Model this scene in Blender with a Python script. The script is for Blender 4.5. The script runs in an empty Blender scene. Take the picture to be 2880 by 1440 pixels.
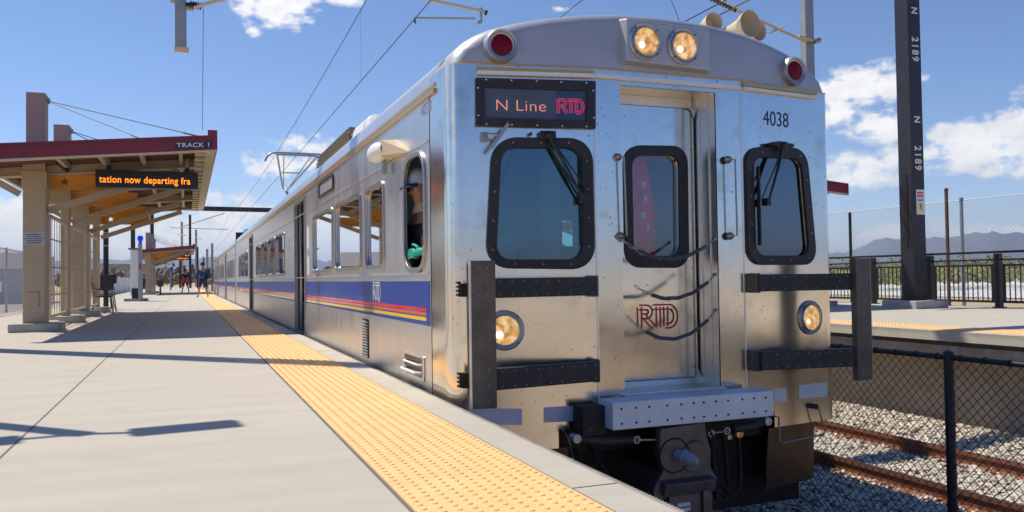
import bpy, bmesh, math, random
from mathutils import Vector, Matrix
random.seed(7)
D = bpy.data; SC = bpy.context.scene
PI = math.pi
def R(a): return math.radians(a)

# ------------------------------------------------------------------ camera
FOC = 2330.0; EYE = 0.80; ROLL = .0140
TH = math.atan(913 / FOC); PITCH = math.atan(60 / FOC)
FW = Vector((math.sin(TH)*math.cos(PITCH), math.cos(TH)*math.cos(PITCH), math.sin(PITCH)))
_r = Vector((math.cos(TH), -math.sin(TH), 0)); _u = _r.cross(FW)
RT = _r*math.cos(ROLL) - _u*math.sin(ROLL); UP = _r*math.sin(ROLL) + _u*math.cos(ROLL)
CAMP = Vector((0, 0, EYE))
cd = D.cameras.new('camera'); cam = D.objects.new('camera', cd); SC.collection.objects.link(cam)
cd.sensor_width = 36; cd.lens = 36*FOC/2880; cd.clip_end = 20000; cd.clip_start = .05
cam.matrix_world = Matrix(((RT.x, UP.x, -FW.x, 0), (RT.y, UP.y, -FW.y, 0), (RT.z, UP.z, -FW.z, EYE), (0, 0, 0, 1)))
SC.camera = cam
def ray(x, y): return FW + RT*((x-1440)/FOC) - UP*((y-720)/FOC)
def atz(x, y, z=0.):
    d = ray(x, y); return CAMP + d*((z-EYE)/d.z)
def atx(x, y, X):
    d = ray(x, y); return CAMP + d*(X/d.x)
def aty(x, y, Y):
    d = ray(x, y); return CAMP + d*(Y/d.y)

# ------------------------------------------------------------------ light, sky, exposure
SUN_AZ = math.atan2(-.68, .73); SUN_EL = R(57)
sdir = Vector((math.cos(SUN_EL)*math.sin(SUN_AZ), math.cos(SUN_EL)*math.cos(SUN_AZ), math.sin(SUN_EL)))
sl = D.lights.new('sun', 'SUN'); sl.energy = 3.7; sl.angle = R(.5); sl.color = (1, .91, .77)
so = D.objects.new('sun', sl); SC.collection.objects.link(so); so.rotation_mode = 'QUATERNION'
so.rotation_quaternion = sdir.to_track_quat('Z', 'Y')
SC.view_settings.view_transform = 'Standard'; SC.view_settings.look = 'None'
SC.view_settings.exposure = .44; SC.view_settings.gamma = 1
W = D.worlds.new('World'); SC.world = W; W.use_nodes = True
wn = W.node_tree; N = wn.nodes; L = wn.links
bg = N['Background']; bg.inputs[1].default_value = .10
sky = N.new('ShaderNodeTexSky'); sky.sky_type = 'NISHITA'; sky.sun_disc = False
sky.sun_elevation = SUN_EL; sky.sun_rotation = SUN_AZ; sky.altitude = 1700; sky.air_density = 1.0; sky.dust_density = 0.1; sky.ozone_density = 1.6
def wm(op, a, b=None, c=None):
    n = N.new('ShaderNodeMath'); n.operation = op
    for i, v in enumerate((a, b, c)):
        if v is None: continue
        if isinstance(v, (int, float)): n.inputs[i].default_value = v
        else: L.new(v, n.inputs[i])
    return n.outputs[0]
tc = N.new('ShaderNodeTexCoord'); sep = N.new('ShaderNodeSeparateXYZ'); L.new(tc.outputs['Generated'], sep.inputs[0])
az = wm('MULTIPLY', wm('ARCTAN2', sep.outputs[0], sep.outputs[1]), 180/PI)
el = wm('MULTIPLY', wm('ARCSINE', sep.outputs[2]), 180/PI)
comb = N.new('ShaderNodeCombineXYZ'); L.new(az, comb.inputs[0]); L.new(wm('MULTIPLY', el, 1.6), comb.inputs[1])
def wnoise(scale, detail, off=0):
    n = N.new('ShaderNodeTexNoise'); n.noise_dimensions = '3D'; n.inputs['Scale'].default_value = scale
    n.inputs['Detail'].default_value = detail; n.inputs['Roughness'].default_value = .58
    c = N.new('ShaderNodeVectorMath'); c.operation = 'ADD'; c.inputs[1].default_value = (off, off*1.7, off*.3)
    L.new(comb.outputs[0], c.inputs[0]); L.new(c.outputs[0], n.inputs[0]); return n.outputs['Fac']
n1 = wnoise(.62, 8); n2 = wnoise(.11, 4, 31)
# clouds: azimuth, elevation, half-width, half-height (degrees), strength
CL = [(44.4, 11.8, 3.1, 1.2, 1.12), (43.1, 10.1, 1.5, 1.1, 1.05), (45.6, 9.1, 1.9, .95, 1.08), (51.4, 7.4, 3.3, 1.5, 1.22), (47.0, 7.2, 1.6, .8, 1.0), (53.8, 7.8, 1.9, 2.0, 1.2), (44.4, 6.4, 2.4, 1.1, 1.08),
      (47.1, 2.6, 2.0, .5, 1.0), (51.5, 2.4, 2.4, .45, 1.0), (44.9, 2.4, 1.5, .45, .95), (5.3, 17.9, 2.5, 1.3, 1.15), (10.5, 18.7, 1.4, .7, 1.), (4.2, 16.1, .6, .35, .9), (7.3, 8.9, 2.0, .8, 1.), (6.1, 7.7, 2.8, 1.1, .95),
      (-9, 3.2, 4.8, 2.0, 1.1), (-2.6, 2.6, 6, 2.2, 1.1), (2.4, 3.3, 3.4, 2.2, 1.1), (-18, 5, 8, 3, .9), (-38, 14, 14, 4, .8), (-62, 18, 16, 5, .85), (-95, 12, 16, 5, .85), (24.9, 17.95, .9, .28, .8)]
fld = None
for a, e, w, h, s in CL:
    dx = wm('DIVIDE', wm('SUBTRACT', az, a), w); dy = wm('DIVIDE', wm('SUBTRACT', el, e), h)
    v = wm('MULTIPLY_ADD', wm('ADD', wm('MULTIPLY', dx, dx), wm('MULTIPLY', dy, dy)), -.42, s)
    fld = v if fld is None else wm('SMOOTH_MAX', fld, v, .25)
dens = wm('ADD', fld, wm('MULTIPLY', wm('SUBTRACT', n1, .5), 2.7))
dens = wm('ADD', dens, wm('MULTIPLY', wm('SUBTRACT', n2, .5), .8))
mr = N.new('ShaderNodeMapRange'); mr.interpolation_type = 'SMOOTHSTEP'; L.new(dens, mr.inputs[0])
mr.inputs[1].default_value = .38; mr.inputs[2].default_value = 1.05
cr = N.new('ShaderNodeMapRange'); L.new(wm('ADD', wm('MULTIPLY', fld, .35), wnoise(.5, 5, 77)), cr.inputs[0]); cr.inputs[1].default_value = .4; cr.inputs[2].default_value = .95
cm = N.new('ShaderNodeMix'); cm.data_type = 'RGBA'; L.new(cr.outputs[0], cm.inputs[0])
cm.inputs[6].default_value = (5.6, 5.7, 6.0, 1); cm.inputs[7].default_value = (8.6, 8.4, 8.2, 1)
mx = N.new('ShaderNodeMix'); mx.data_type = 'RGBA'; L.new(wm('MULTIPLY', mr.outputs[0], .93), mx.inputs[0])
tn = N.new('ShaderNodeMix'); tn.data_type = 'RGBA'; tn.blend_type = 'MULTIPLY'; tn.inputs[0].default_value = 1; tn.inputs[7].default_value = (.94, .94, 1.03, 1)
hs = N.new('ShaderNodeHueSaturation'); hs.inputs['Saturation'].default_value = 1.1; L.new(sky.outputs[0], tn.inputs[6]); L.new(tn.outputs[2], hs.inputs['Color'])
bk = N.new('ShaderNodeMapRange'); bk.interpolation_type = 'SMOOTHSTEP'; L.new(sep.outputs[1], bk.inputs[0]); bk.inputs[1].default_value = .85; bk.inputs[2].default_value = -.5
t2 = N.new('ShaderNodeMix'); t2.data_type = 'RGBA'; t2.blend_type = 'MULTIPLY'; L.new(bk.outputs[0], t2.inputs[0]); t2.inputs[7].default_value = (.58, .75, 1.0, 1)
L.new(hs.outputs[0], t2.inputs[6]); L.new(t2.outputs[2], mx.inputs[6]); L.new(cm.outputs[2], mx.inputs[7]); L.new(mx.outputs[2], bg.inputs[0])

# ------------------------------------------------------------------ materials
def mat(name, col, rough=.6, metal=0., var=0., vscale=4., bump=0., bscale=30., col2=None, stretch=(1, 1, 1), spec=.5, emit=None, estr=0., rvar=0., coat=0.):
    m = D.materials.new(name); m.use_nodes = True; nt = m.node_tree; b = nt.nodes['Principled BSDF']
    c4 = tuple(col)+(1,)
    b.inputs['Base Color'].default_value = c4; b.inputs['Roughness'].default_value = rough; b.inputs['Metallic'].default_value = metal
    b.inputs['Specular IOR Level'].default_value = spec; b.inputs['Coat Weight'].default_value = coat
    if emit: b.inputs['Emission Color'].default_value = tuple(emit)+(1,); b.inputs['Emission Strength'].default_value = estr
    if var or bump or rvar:
        g = nt.nodes.new('ShaderNodeNewGeometry'); mp = nt.nodes.new('ShaderNodeMapping'); mp.inputs['Scale'].default_value = stretch
        nt.links.new(g.outputs['Position'], mp.inputs[0])
        def noise(s, d=6):
            n = nt.nodes.new('ShaderNodeTexNoise'); n.inputs['Scale'].default_value = s; n.inputs['Detail'].default_value = d; n.inputs['Roughness'].default_value = .62
            nt.links.new(mp.outputs[0], n.inputs[0]); return n
        if var:
            n = noise(vscale); k = nt.nodes.new('ShaderNodeMapRange'); k.inputs[1].default_value = .3; k.inputs[2].default_value = .7
            nt.links.new(n.outputs['Fac'], k.inputs[0])
            x = nt.nodes.new('ShaderNodeMix'); x.data_type = 'RGBA'; nt.links.new(k.outputs[0], x.inputs[0])
            x.inputs[6].default_value = tuple(v*(1-var) for v in col)+(1,)
            x.inputs[7].default_value = (tuple(col2) if col2 else tuple(min(1, v*(1+var)) for v in col))+(1,)
            nt.links.new(x.outputs[2], b.inputs['Base Color'])
        if rvar:
            n = noise(vscale*1.3); k = nt.nodes.new('ShaderNodeMapRange'); k.inputs[1].default_value = .3; k.inputs[2].default_value = .7
            k.inputs[3].default_value = rough-rvar; k.inputs[4].default_value = rough+rvar
            nt.links.new(n.outputs['Fac'], k.inputs[0]); nt.links.new(k.outputs[0], b.inputs['Roughness'])
        if bump:
            n = noise(bscale, 3); q = nt.nodes.new('ShaderNodeBump'); q.inputs['Strength'].default_value = bump; q.inputs['Distance'].default_value = .02
            nt.links.new(n.outputs['Fac'], q.inputs['Height']); nt.links.new(q.outputs[0], b.inputs['Normal'])
    return m
def add_spots(m, scale, thr, col, amt=.8, soft=.03):
    nt = m.node_tree; b = nt.nodes['Principled BSDF']; ln = b.inputs['Base Color'].links
    g = nt.nodes.new('ShaderNodeNewGeometry'); n = nt.nodes.new('ShaderNodeTexNoise'); n.inputs['Scale'].default_value = scale; n.inputs['Detail'].default_value = 3
    nt.links.new(g.outputs['Position'], n.inputs[0])
    k = nt.nodes.new('ShaderNodeMapRange'); k.inputs[1].default_value = thr; k.inputs[2].default_value = thr+soft; k.inputs[4].default_value = amt
    nt.links.new(n.outputs['Fac'], k.inputs[0])
    x = nt.nodes.new('ShaderNodeMix'); x.data_type = 'RGBA'; nt.links.new(k.outputs[0], x.inputs[0])
    if ln: nt.links.new(ln[0].from_socket, x.inputs[6])
    else: x.inputs[6].default_value = b.inputs['Base Color'].default_value
    x.inputs[7].default_value = tuple(col)+(1,); nt.links.new(x.outputs[2], b.inputs['Base Color'])
    return m
M = {}
M['concrete'] = add_spots(mat('concrete', (.50, .46, .38), .85, 0, .07, 1.4, .3, 40, stretch=(.35, 3.2, 1)), 9, .72, (.34, .31, .27), .45, .06)
add_spots(M['concrete'], 1.6, .60, (.40, .36, .30), .35, .12); add_spots(M['concrete'], 45, .73, (.20, .18, .16), .6, .02)
M['concrete2'] = mat('concrete_edge', (.46, .43, .385), .85, 0, .12, 6, .35, 70)
M['concrete_d'] = mat('concrete_weathered', (.33, .30, .26), .9, 0, .25, 5, .5, 40)
M['wall_tan'] = mat('retaining_concrete', (.42, .35, .25), .9, 0, .15, 2.5, .3, 30)
M['tactile'] = mat('tactile_yellow', (.93, .57, .235), .6, 0, .07, 6, .1, 90)
M['joint'] = mat('joint_sealant', (.16, .145, .13), .9)
M['tan'] = mat('tan_paint', (.50, .395, .26), .55, 0, .05, 3, .05, 50)
M['tan_l'] = mat('light_tan_paint', (.62, .51, .35), .55, 0, .05, 3)
M['mauve'] = mat('mauve_cladding', (.40, .30, .27), .6, 0, .06, 2)
M['red'] = mat('dark_red_paint', (.22, .022, .035), .35, 0, .08, 3)
M['deck'] = mat('red_brown_deck', (.20, .085, .06), .5, 0, .1, 3)
M['orange'] = mat('orange_panel', (.78, .32, .03), .5, 0, .1, 3)
M['black'] = mat('black_paint', (.016, .016, .019), .42, 0, .2, 8)
M['blackpole'] = mat('black_pole_paint', (.022, .022, .026), .38, 0, .25, 5)
M['galv'] = mat('galvanised_steel', (.46, .48, .49), .45, .85, .15, 12)
M['galvp'] = mat('grey_painted_steel', (.30, .345, .36), .5, .3, .1, 6)
M['steel'] = mat('dull_steel', (.38, .37, .36), .4, .9, .12, 12)
M['ss_side'] = add_spots(mat('stainless_side', (.74, .72, .685), .36, 1, .04, 3, .015, 4, rvar=.05, stretch=(1, 1.5, .35)), 14, .74, (.4, .36, .3), .5)
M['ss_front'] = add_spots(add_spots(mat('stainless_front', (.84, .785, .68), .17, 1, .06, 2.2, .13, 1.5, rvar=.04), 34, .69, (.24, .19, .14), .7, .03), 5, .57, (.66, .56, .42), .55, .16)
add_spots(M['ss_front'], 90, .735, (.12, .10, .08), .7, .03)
M['ss_cap'] = add_spots(mat('silver_painted_cap', (.46, .48, .50), .42, .35, .05, 3, .0, 5), 22, .72, (.25, .22, .2), .5)
M['ss_roof'] = mat('silver_roof', (.62, .64, .66), .33, .7, .05, 2)
M['ss_dark'] = mat('stainless_recess', (.78, .75, .69), .34, 1, .06, 5, .03, 6, rvar=.05)
M['rubber'] = add_spots(mat('black_rubber', (.022, .021, .022), .5, 0, .3, 10), 60, .66, (.09, .08, .07), .6)
M['barrier'] = add_spots(mat('barrier_rubber', (.11, .092, .068), .42, 0, .35, 6, .15, 20), 40, .66, (.14, .12, .1), .6)
M['gold'] = mat('gold_reflect_metal', (.62, .42, .17), .35, .8)  # golden reflection along the gutters put into the colour; plugs share it
M['white'] = mat('white_paint', (.78, .78, .76), .45, 0, .04, 5)
M['whitefence'] = mat('white_panel', (.72, .72, .70), .7, 0, .1, .8)
M['lav'] = add_spots(mat('reflective_label', (.66, .62, .72), .5, 0, .06, 14), 40, .68, (.2, .19, .25), .7)
M['lavr'] = add_spots(mat('blue_grey_label', (.66, .73, .76), .5, 0, .06, 14), 40, .7, (.2, .2, .25), .7)
M['bump'] = mat('bumper_blue_grey', (.70, .73, .75), .45, .1, .1, 6, .05, 30)
M['blue'] = mat('livery_blue', (.004, .040, .30), .32, 0, .08, 3, spec=.35, coat=.08)
M['sred'] = mat('livery_red', (.70, .02, .05), .25, 0, coat=.4)
M['sora'] = mat('livery_orange', (.78, .13, .03), .25, 0, coat=.4)
M['syel'] = mat('livery_yellow', (.85, .62, .03), .25, 0, coat=.4)
M['swht'] = mat('livery_white', (.8, .8, .8), .3)
M['sgreen'] = mat('sticker_green', (.03, .35, .12), .4)
M['steal'] = mat('sticker_teal', (.02, .22, .30), .4)
M['rlogo'] = mat('logo_red', (.60, .03, .02), .4)
M['cable'] = mat('weathered_cable', (.10, .12, .15), .6, .3)
M['rustpost'] = mat('rusty_brown_post', (.15, .08, .05), .8, .1, .4, 6)
M['dark'] = mat('dark_void', (.012, .011, .010), .8)
M['under'] = add_spots(mat('grimy_underframe', (.025, .019, .014), .65, .2, .4, 8, .3, 20), 9, .66, (.10, .055, .03), .7)
M['plow'] = mat('rusty_pilot_plate', (.10, .07, .036), .32, .6, .35, 3.5, .2, 8)
M['coupler'] = mat('coupler_steel', (.12, .11, .108), .42, .6, .25, 8, .2, 20)
M['rail'] = mat('rusty_rail', (.24, .095, .05), .7, .2, .3, 9, .3, 40)
M['railtop'] = mat('rail_head', (.17, .075, .04), .45, .5, .3, 9)
M['tie'] = mat('concrete_tie', (.52, .48, .41), .85, 0, .15, 8, .3, 40)
M['clip'] = mat('yellow_clip_pad', (.45, .30, .06), .6)
M['ballast_base'] = mat('ballast_ground', (.42, .36, .27), .95, 0, .5, 25, .8, 40)
M['earth'] = mat('dry_earth', (.50, .37, .20), .95, 0, .25, .03, .3, .4, col2=(.55, .42, .25))
M['lot'] = mat('pale_lot', (.60, .60, .58), .9, 0, .08, .1)
M['cloth_dk'] = mat('black_uniform', (.014, .014, .018), .7, 0, .4, 12)
M['skin'] = mat('skin', (.42, .22, .14), .5)
M['turq'] = mat('turquoise_knit', (.0, .42, .30), .6, 0, .15, 30, .4, 90)
M['capw'] = mat('pale_blue_cap', (.52, .58, .74), .7)
M['navy'] = mat('navy_cloth', (.02, .04, .09), .8, 0, .3, 10)
M['jblue'] = mat('blue_jacket', (.01, .07, .13), .8, 0, .3, 10)
M['tanbt'] = mat('tan_boots', (.45, .27, .12), .7)
M['pink'] = mat('pink_bag', (.75, .06, .12), .6)
M['amber_txt'] = mat('led_amber', (.1, .03, 0), .5, emit=(1, .23, .01), estr=1.6)
M['amber_dim'] = mat('led_salmon', (.2, .1, .06), .5, emit=(.80, .27, .17), estr=.62)
M['mag_dim'] = mat('led_magenta', (.2, .02, .06), .5, emit=(.62, .035, .11), estr=.6)
M['led_face'] = mat('display_black_face', (.018, .022, .032), .35)
M['disp'] = mat('display_grey', (.085, .105, .145), .25, 0)
M['disp2'] = mat('display_blue', (.035, .075, .15), .25, 0)
M['redlens'] = mat('red_lens', (.16, .001, .014), .4, 0, .35, 60, spec=.2)
M['bluelamp'] = mat('blue_beacon', (.0, .04, .6), .3, emit=(0, .06, 1), estr=.22)
M['teal_in'] = mat('cab_teal_wall', (.36, .50, .48), .7)
M['grey_in'] = mat('cab_grey_panel', (.38, .40, .41), .6)
M['redcloth'] = mat('red_cloth', (.75, .03, .03), .7, 0, .3, 9)
M['seat'] = mat('seat_blue', (.02, .035, .10), .8)
M['green_roof'] = mat('green_roof', (.03, .33, .17), .5)
M['bldg'] = mat('beige_block', (.40, .37, .32), .8, 0, .1, .3)
M['roofgrey'] = mat('brown_grey_roof', (.20, .17, .15), .8)
M['leafy'] = mat('foliage', (.075, .115, .035), .8, 0, .5, .35, col2=(.16, .16, .05))
M['leafy_y'] = mat('foliage_yellowing', (.20, .21, .055), .8, 0, .4, .6)
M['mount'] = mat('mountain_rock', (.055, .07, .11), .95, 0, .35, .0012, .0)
def glass(name, tint, glos=.35, rough=.02, fres=1.5):
    m = D.materials.new(name); m.use_nodes = True; nt = m.node_tree; nt.nodes.clear()
    o = nt.nodes.new('ShaderNodeOutputMaterial'); t = nt.nodes.new('ShaderNodeBsdfTransparent'); t.inputs[0].default_value = tuple(tint)+(1,)
    g = nt.nodes.new('ShaderNodeBsdfGlossy'); g.inputs[0].default_value = (.9, .95, 1, 1); g.inputs[1].default_value = rough
    f = nt.nodes.new('ShaderNodeFresnel'); f.inputs[0].default_value = fres; mm = nt.nodes.new('ShaderNodeMath'); mm.operation = 'MULTIPLY_ADD'
    mm.inputs[1].default_value = 1.6; mm.inputs[2].default_value = glos; mm.use_clamp = True
    mix = nt.nodes.new('ShaderNodeMixShader'); nt.links.new(f.outputs[0], mm.inputs[0]); nt.links.new(mm.outputs[0], mix.inputs[0])
    nt.links.new(t.outputs[0], mix.inputs[1]); nt.links.new(g.outputs[0], mix.inputs[2]); nt.links.new(mix.outputs[0], o.inputs[0]); return m
M['glass'] = glass('tinted_windscreen', (.45, .72, .76), .07)
M['glassr'] = glass('blue_tinted_windscreen', (.42, .55, .80), .12)
M['glass_door'] = glass('clear_door_glass', (.92, .90, .88), .02)
M['glass_side'] = glass('dark_side_glass', (.05, .06, .07), .55)
def lamp_mat():
    m = D.materials.new('lit_lamp_lens'); m.use_nodes = True; nt = m.node_tree; b = nt.nodes['Principled BSDF']
    b.inputs['Base Color'].default_value = (.5, .3, .12, 1); b.inputs['Roughness'].default_value = .15
    g = nt.nodes.new('ShaderNodeNewGeometry'); n = nt.nodes.new('ShaderNodeTexNoise'); n.inputs['Scale'].default_value = 22; n.inputs['Detail'].default_value = 4
    nt.links.new(g.outputs['Position'], n.inputs[0]); r = nt.nodes.new('ShaderNodeValToRGB'); nt.links.new(n.outputs['Fac'], r.inputs[0])
    e = r.color_ramp.elements; e[0].position = .34; e[0].color = (.30, .12, .03, 1); e[1].position = .72; e[1].color = (1, .82, .5, 1)
    x = e.new(.52); x.color = (.80, .44, .15, 1)
    nt.links.new(r.outputs[0], b.inputs['Emission Color']); b.inputs['Emission Strength'].default_value = .62; return m
M['lens'] = lamp_mat()
M['bulb'] = mat('lit_bulb', (1, .9, .7), .3, emit=(1, .85, .6), estr=2.2)

# ------------------------------------------------------------------ mesh helpers
class MB:
    def __init__(s): s.v = []; s.f = []
    def add(s, vs, fs):
        o = len(s.v); s.v += [tuple(v) for v in vs]; s.f += [tuple(i+o for i in f) for f in fs]; return s
    def box(s, x0, x1, y0, y1, z0, z1):
        return s.add([(x0, y0, z0), (x1, y0, z0), (x1, y1, z0), (x0, y1, z0), (x0, y0, z1), (x1, y0, z1), (x1, y1, z1), (x0, y1, z1)],
                     [(0, 3, 2, 1), (4, 5, 6, 7), (0, 1, 5, 4), (1, 2, 6, 5), (2, 3, 7, 6), (3, 0, 4, 7)])
    def obox(s, c, ax, ay, az):      # oriented box: centre, three half-axis vectors
        c = Vector(c); ax = Vector(ax); ay = Vector(ay); az = Vector(az)
        vs = [c+i*ax+j*ay+k*az for k in (-1, 1) for i, j in ((-1, -1), (1, -1), (1, 1), (-1, 1))]
        return s.add(vs, [(0, 3, 2, 1), (4, 5, 6, 7), (0, 1, 5, 4), (1, 2, 6, 5), (2, 3, 7, 6), (3, 0, 4, 7)])
    def beam(s, a, b, w, h, up=(0, 0, 1)):   # bar from a to b, width w (sideways) height h
        a = Vector(a); b = Vector(b); d = (b-a); l = d.length; d.normalize(); sd = d.cross(Vector(up))
        if sd.length < 1e-4: sd = Vector((1, 0, 0))
        sd.normalize(); u = sd.cross(d)
        return s.obox((a+b)/2, d*l/2, sd*w/2, u*h/2)
    def tube(s, pts, r, n=8, cap=True):
        pts = [Vector(p) for p in pts]; rs = r if isinstance(r, (list, tuple)) else [r]*len(pts)
        t0 = (pts[1]-pts[0]).normalized(); nrm = t0.orthogonal().normalized(); o = len(s.v)
        for i, p in enumerate(pts):
            t = (pts[min(i+1, len(pts)-1)]-pts[max(i-1, 0)]).normalized()
            nrm = (nrm - t*nrm.dot(t)); nrm = nrm.normalized() if nrm.length > 1e-6 else t.orthogonal().normalized()
            bn = t.cross(nrm)
            for k in range(n):
                a = 2*PI*k/n; s.v.append(tuple(p+(nrm*math.cos(a)+bn*math.sin(a))*rs[i]))
        for i in range(len(pts)-1):
            for k in range(n):
                k2 = (k+1) % n; s.f.append((o+i*n+k, o+i*n+k2, o+(i+1)*n+k2, o+(i+1)*n+k))
        if cap:
            s.f.append(tuple(o+k for k in range(n))[::-1]); e = o+(len(pts)-1)*n; s.f.append(tuple(e+k for k in range(n)))
        return s
    def lathe(s, c, axis, prof, n=24):       # prof: (along axis, radius)
        c = Vector(c); ax = Vector(axis).normalized(); e1 = ax.orthogonal().normalized(); e2 = ax.cross(e1); o = len(s.v)
        for h, r in prof:
            for k in range(n):
                a = 2*PI*k/n; s.v.append(tuple(c+ax*h+(e1*math.cos(a)+e2*math.sin(a))*max(r, 1e-4)))
        for i in range(len(prof)-1):
            for k in range(n):
                k2 = (k+1) % n; s.f.append((o+i*n+k, o+i*n+k2, o+(i+1)*n+k2, o+(i+1)*n+k))
        return s
    def grid(s, rows):
        o = len(s.v); w = len(rows[0])
        for r_ in rows: s.v += [tuple(p) for p in r_]
        for i in range(len(rows)-1):
            for j in range(w-1): s.f.append((o+i*w+j, o+i*w+j+1, o+(i+1)*w+j+1, o+(i+1)*w+j))
        return s
def tag(o, label=None, cat=None, group=None, kind=None):
    if label: o['label'] = label
    if cat: o['category'] = cat
    if group: o['group'] = group
    if kind: o['kind'] = kind
    return o
def root(name, loc=(0, 0, 0), label=None, cat=None, group=None):
    o = D.objects.new(name, None); o.empty_display_size = .2; SC.collection.objects.link(o); o.location = loc
    return tag(o, label, cat, group)
def wloc(p):
    v = Vector((0, 0, 0))
    while p: v += Vector(p.location); p = p.parent
    return v
def link(name, me, m, parent=None, smooth=False, bevel=0):
    me.name = name; me.materials.clear(); me.materials.append(M[m] if isinstance(m, str) else m)
    if parent: me.transform(Matrix.Translation(-wloc(parent)))
    o = D.objects.new(name, me); SC.collection.objects.link(o)
    if parent: o.parent = parent
    if smooth:
        me.polygons.foreach_set('use_smooth', [True]*len(me.polygons))
        try: me.set_sharp_from_angle(angle=R(38))
        except Exception: pass
    if bevel:
        b = o.modifiers.new('bevel', 'BEVEL'); b.width = bevel; b.segments = 2; b.limit_method = 'ANGLE'; b.angle_limit = R(40)
    return o
def put(name, mb, m, parent=None, smooth=False, bevel=0, fixn=False):
    me = D.meshes.new(name); me.from_pydata(mb.v, [], mb.f); me.update()
    if fixn:
        b = bmesh.new(); b.from_mesh(me); bmesh.ops.remove_doubles(b, verts=b.verts, dist=1e-5); bmesh.ops.recalc_face_normals(b, faces=b.faces); b.to_mesh(me); b.free()
    return link(name, me, m, parent, smooth, bevel)
class Plane:      # a vertical or tilted plane with 2-D coordinates (s, t)
    def __init__(s, o, u, v=(0, 0, 1)):
        s.o = Vector(o); s.u = Vector(u).normalized(); s.v = Vector(v).normalized(); s.n = s.u.cross(s.v)
    def hit(s, x, y):
        d = ray(x, y); t = (s.o-CAMP).dot(s.n)/d.dot(s.n); return CAMP+d*t
    def px(s, x, y):
        p = s.hit(x, y)-s.o; return (p.dot(s.u), p.dot(s.v))
    def pt(s, a, b, off=0.): return s.o+s.u*a+s.v*b+s.n*off     # off along n (towards the viewer for the front planes)
    def mat(s, off=0.):
        o = s.o+s.n*off
        return Matrix(((s.u.x, s.v.x, s.n.x, o.x), (s.u.y, s.v.y, s.n.y, o.y), (s.u.z, s.v.z, s.n.z, o.z), (0, 0, 0, 1)))
def curve_mesh(cu, mtx):
    o = D.objects.new('tmp', cu); SC.collection.objects.link(o)
    dg = bpy.context.evaluated_depsgraph_get(); me = D.meshes.new_from_object(o.evaluated_get(dg), depsgraph=dg)
    D.objects.remove(o); me.transform(mtx); return me
def sheet(name, pl, loops, thick, m, parent=None, off=0., bevel=0.):
    """flat plate in plane pl: outer loop + holes; spans off .. off+thick along the normal"""
    cu = D.curves.new('tmp', 'CURVE'); cu.dimensions = '2D'; cu.fill_mode = 'BOTH'; cu.extrude = thick/2; cu.bevel_depth = bevel
    for lp in loops:
        sp = cu.splines.new('POLY'); sp.points.add(len(lp)-1); sp.use_cyclic_u = True
        for i, (a, b) in enumerate(lp): sp.points[i].co = (a, b, 0, 1)
    return link(name, curve_mesh(cu, pl.mat(off+thick/2)), m, parent)
def text(name, pl, s, pos, size, m, parent=None, off=0., sx=1., align='LEFT', ext=.001, rot=0., weight=0., space=1.):
    cu = D.curves.new('tmp', 'FONT'); cu.body = s; cu.size = size; cu.extrude = ext; cu.align_x = align; cu.align_y = 'CENTER'; cu.offset = weight; cu.space_character = space
    mt = pl.mat(off) @ Matrix.Translation((pos[0], pos[1], 0)) @ Matrix.Rotation(rot, 4, 'Z') @ Matrix.Diagonal((sx, 1, 1, 1))
    return link(name, curve_mesh(cu, mt), m, parent)
def rpoly(pts, r, n=6):
    out = []; N_ = len(pts); rs = r if isinstance(r, (list, tuple)) else [r]*N_
    for i in range(N_):
        p = Vector(pts[i]); a = Vector(pts[i-1]); b = Vector(pts[(i+1) % N_]); q = rs[i]
        da = (a-p); db = (b-p); q = min(q, da.length*.49, db.length*.49)
        if q < 1e-5: out.append(tuple(p)); continue
        A = p+da.normalized()*q; B = p+db.normalized()*q
        for k in range(n+1):
            t = k/n; w = .8
            c0 = (1-t)**2; c1 = 2*t*(1-t)*w; c2 = t*t; out.append(tuple((A*c0+p*c1+B*c2)/(c0+c1+c2)))
    return out
def rect(a0, a1, b0, b1, r=0., n=6): return rpoly([(a0, b0), (a1, b0), (a1, b1), (a0, b1)], r, n)
def circ(c, r, n=28): return [(c[0]+r*math.cos(2*PI*k/n), c[1]+r*math.sin(2*PI*k/n)) for k in range(n)]
def star(c, r, rot=PI/2):
    return [(c[0]+(r if k % 2 == 0 else r*.40)*math.cos(rot+PI*k/5), c[1]+(r if k % 2 == 0 else r*.40)*math.sin(rot+PI*k/5)) for k in range(10)]
def copy_tree(o, dl=(0, 0, 0), label=None, parent=None):
    c = o.copy(); SC.collection.objects.link(c)
    if parent: c.parent = parent
    else: c.location = Vector(o.location)+Vector(dl)
    if label: c['label'] = label
    for ch in o.children: copy_tree(ch, parent=c)
    return c

# ================================================================== SETTING
PE = 1.57      # platform edge, near platform;  PR = far platform edge
PR = 9.40; GZ = -1.38
b = MB(); S_ = 9000
b.grid([[(-S_, -S_, GZ-.05), (S_, -S_, GZ-.05)], [(-S_, S_, GZ-.05), (S_, S_, GZ-.05)]])
tag(put('ground', b, 'earth'), kind='structure')
b = MB(); b.grid([[(1.2, -40, GZ), (PR+.4, -40, GZ)], [(1.2, 160, GZ), (PR+.4, 160, GZ)]])
tag(put('track_bed', b, 'ballast_base'), kind='structure')
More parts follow.
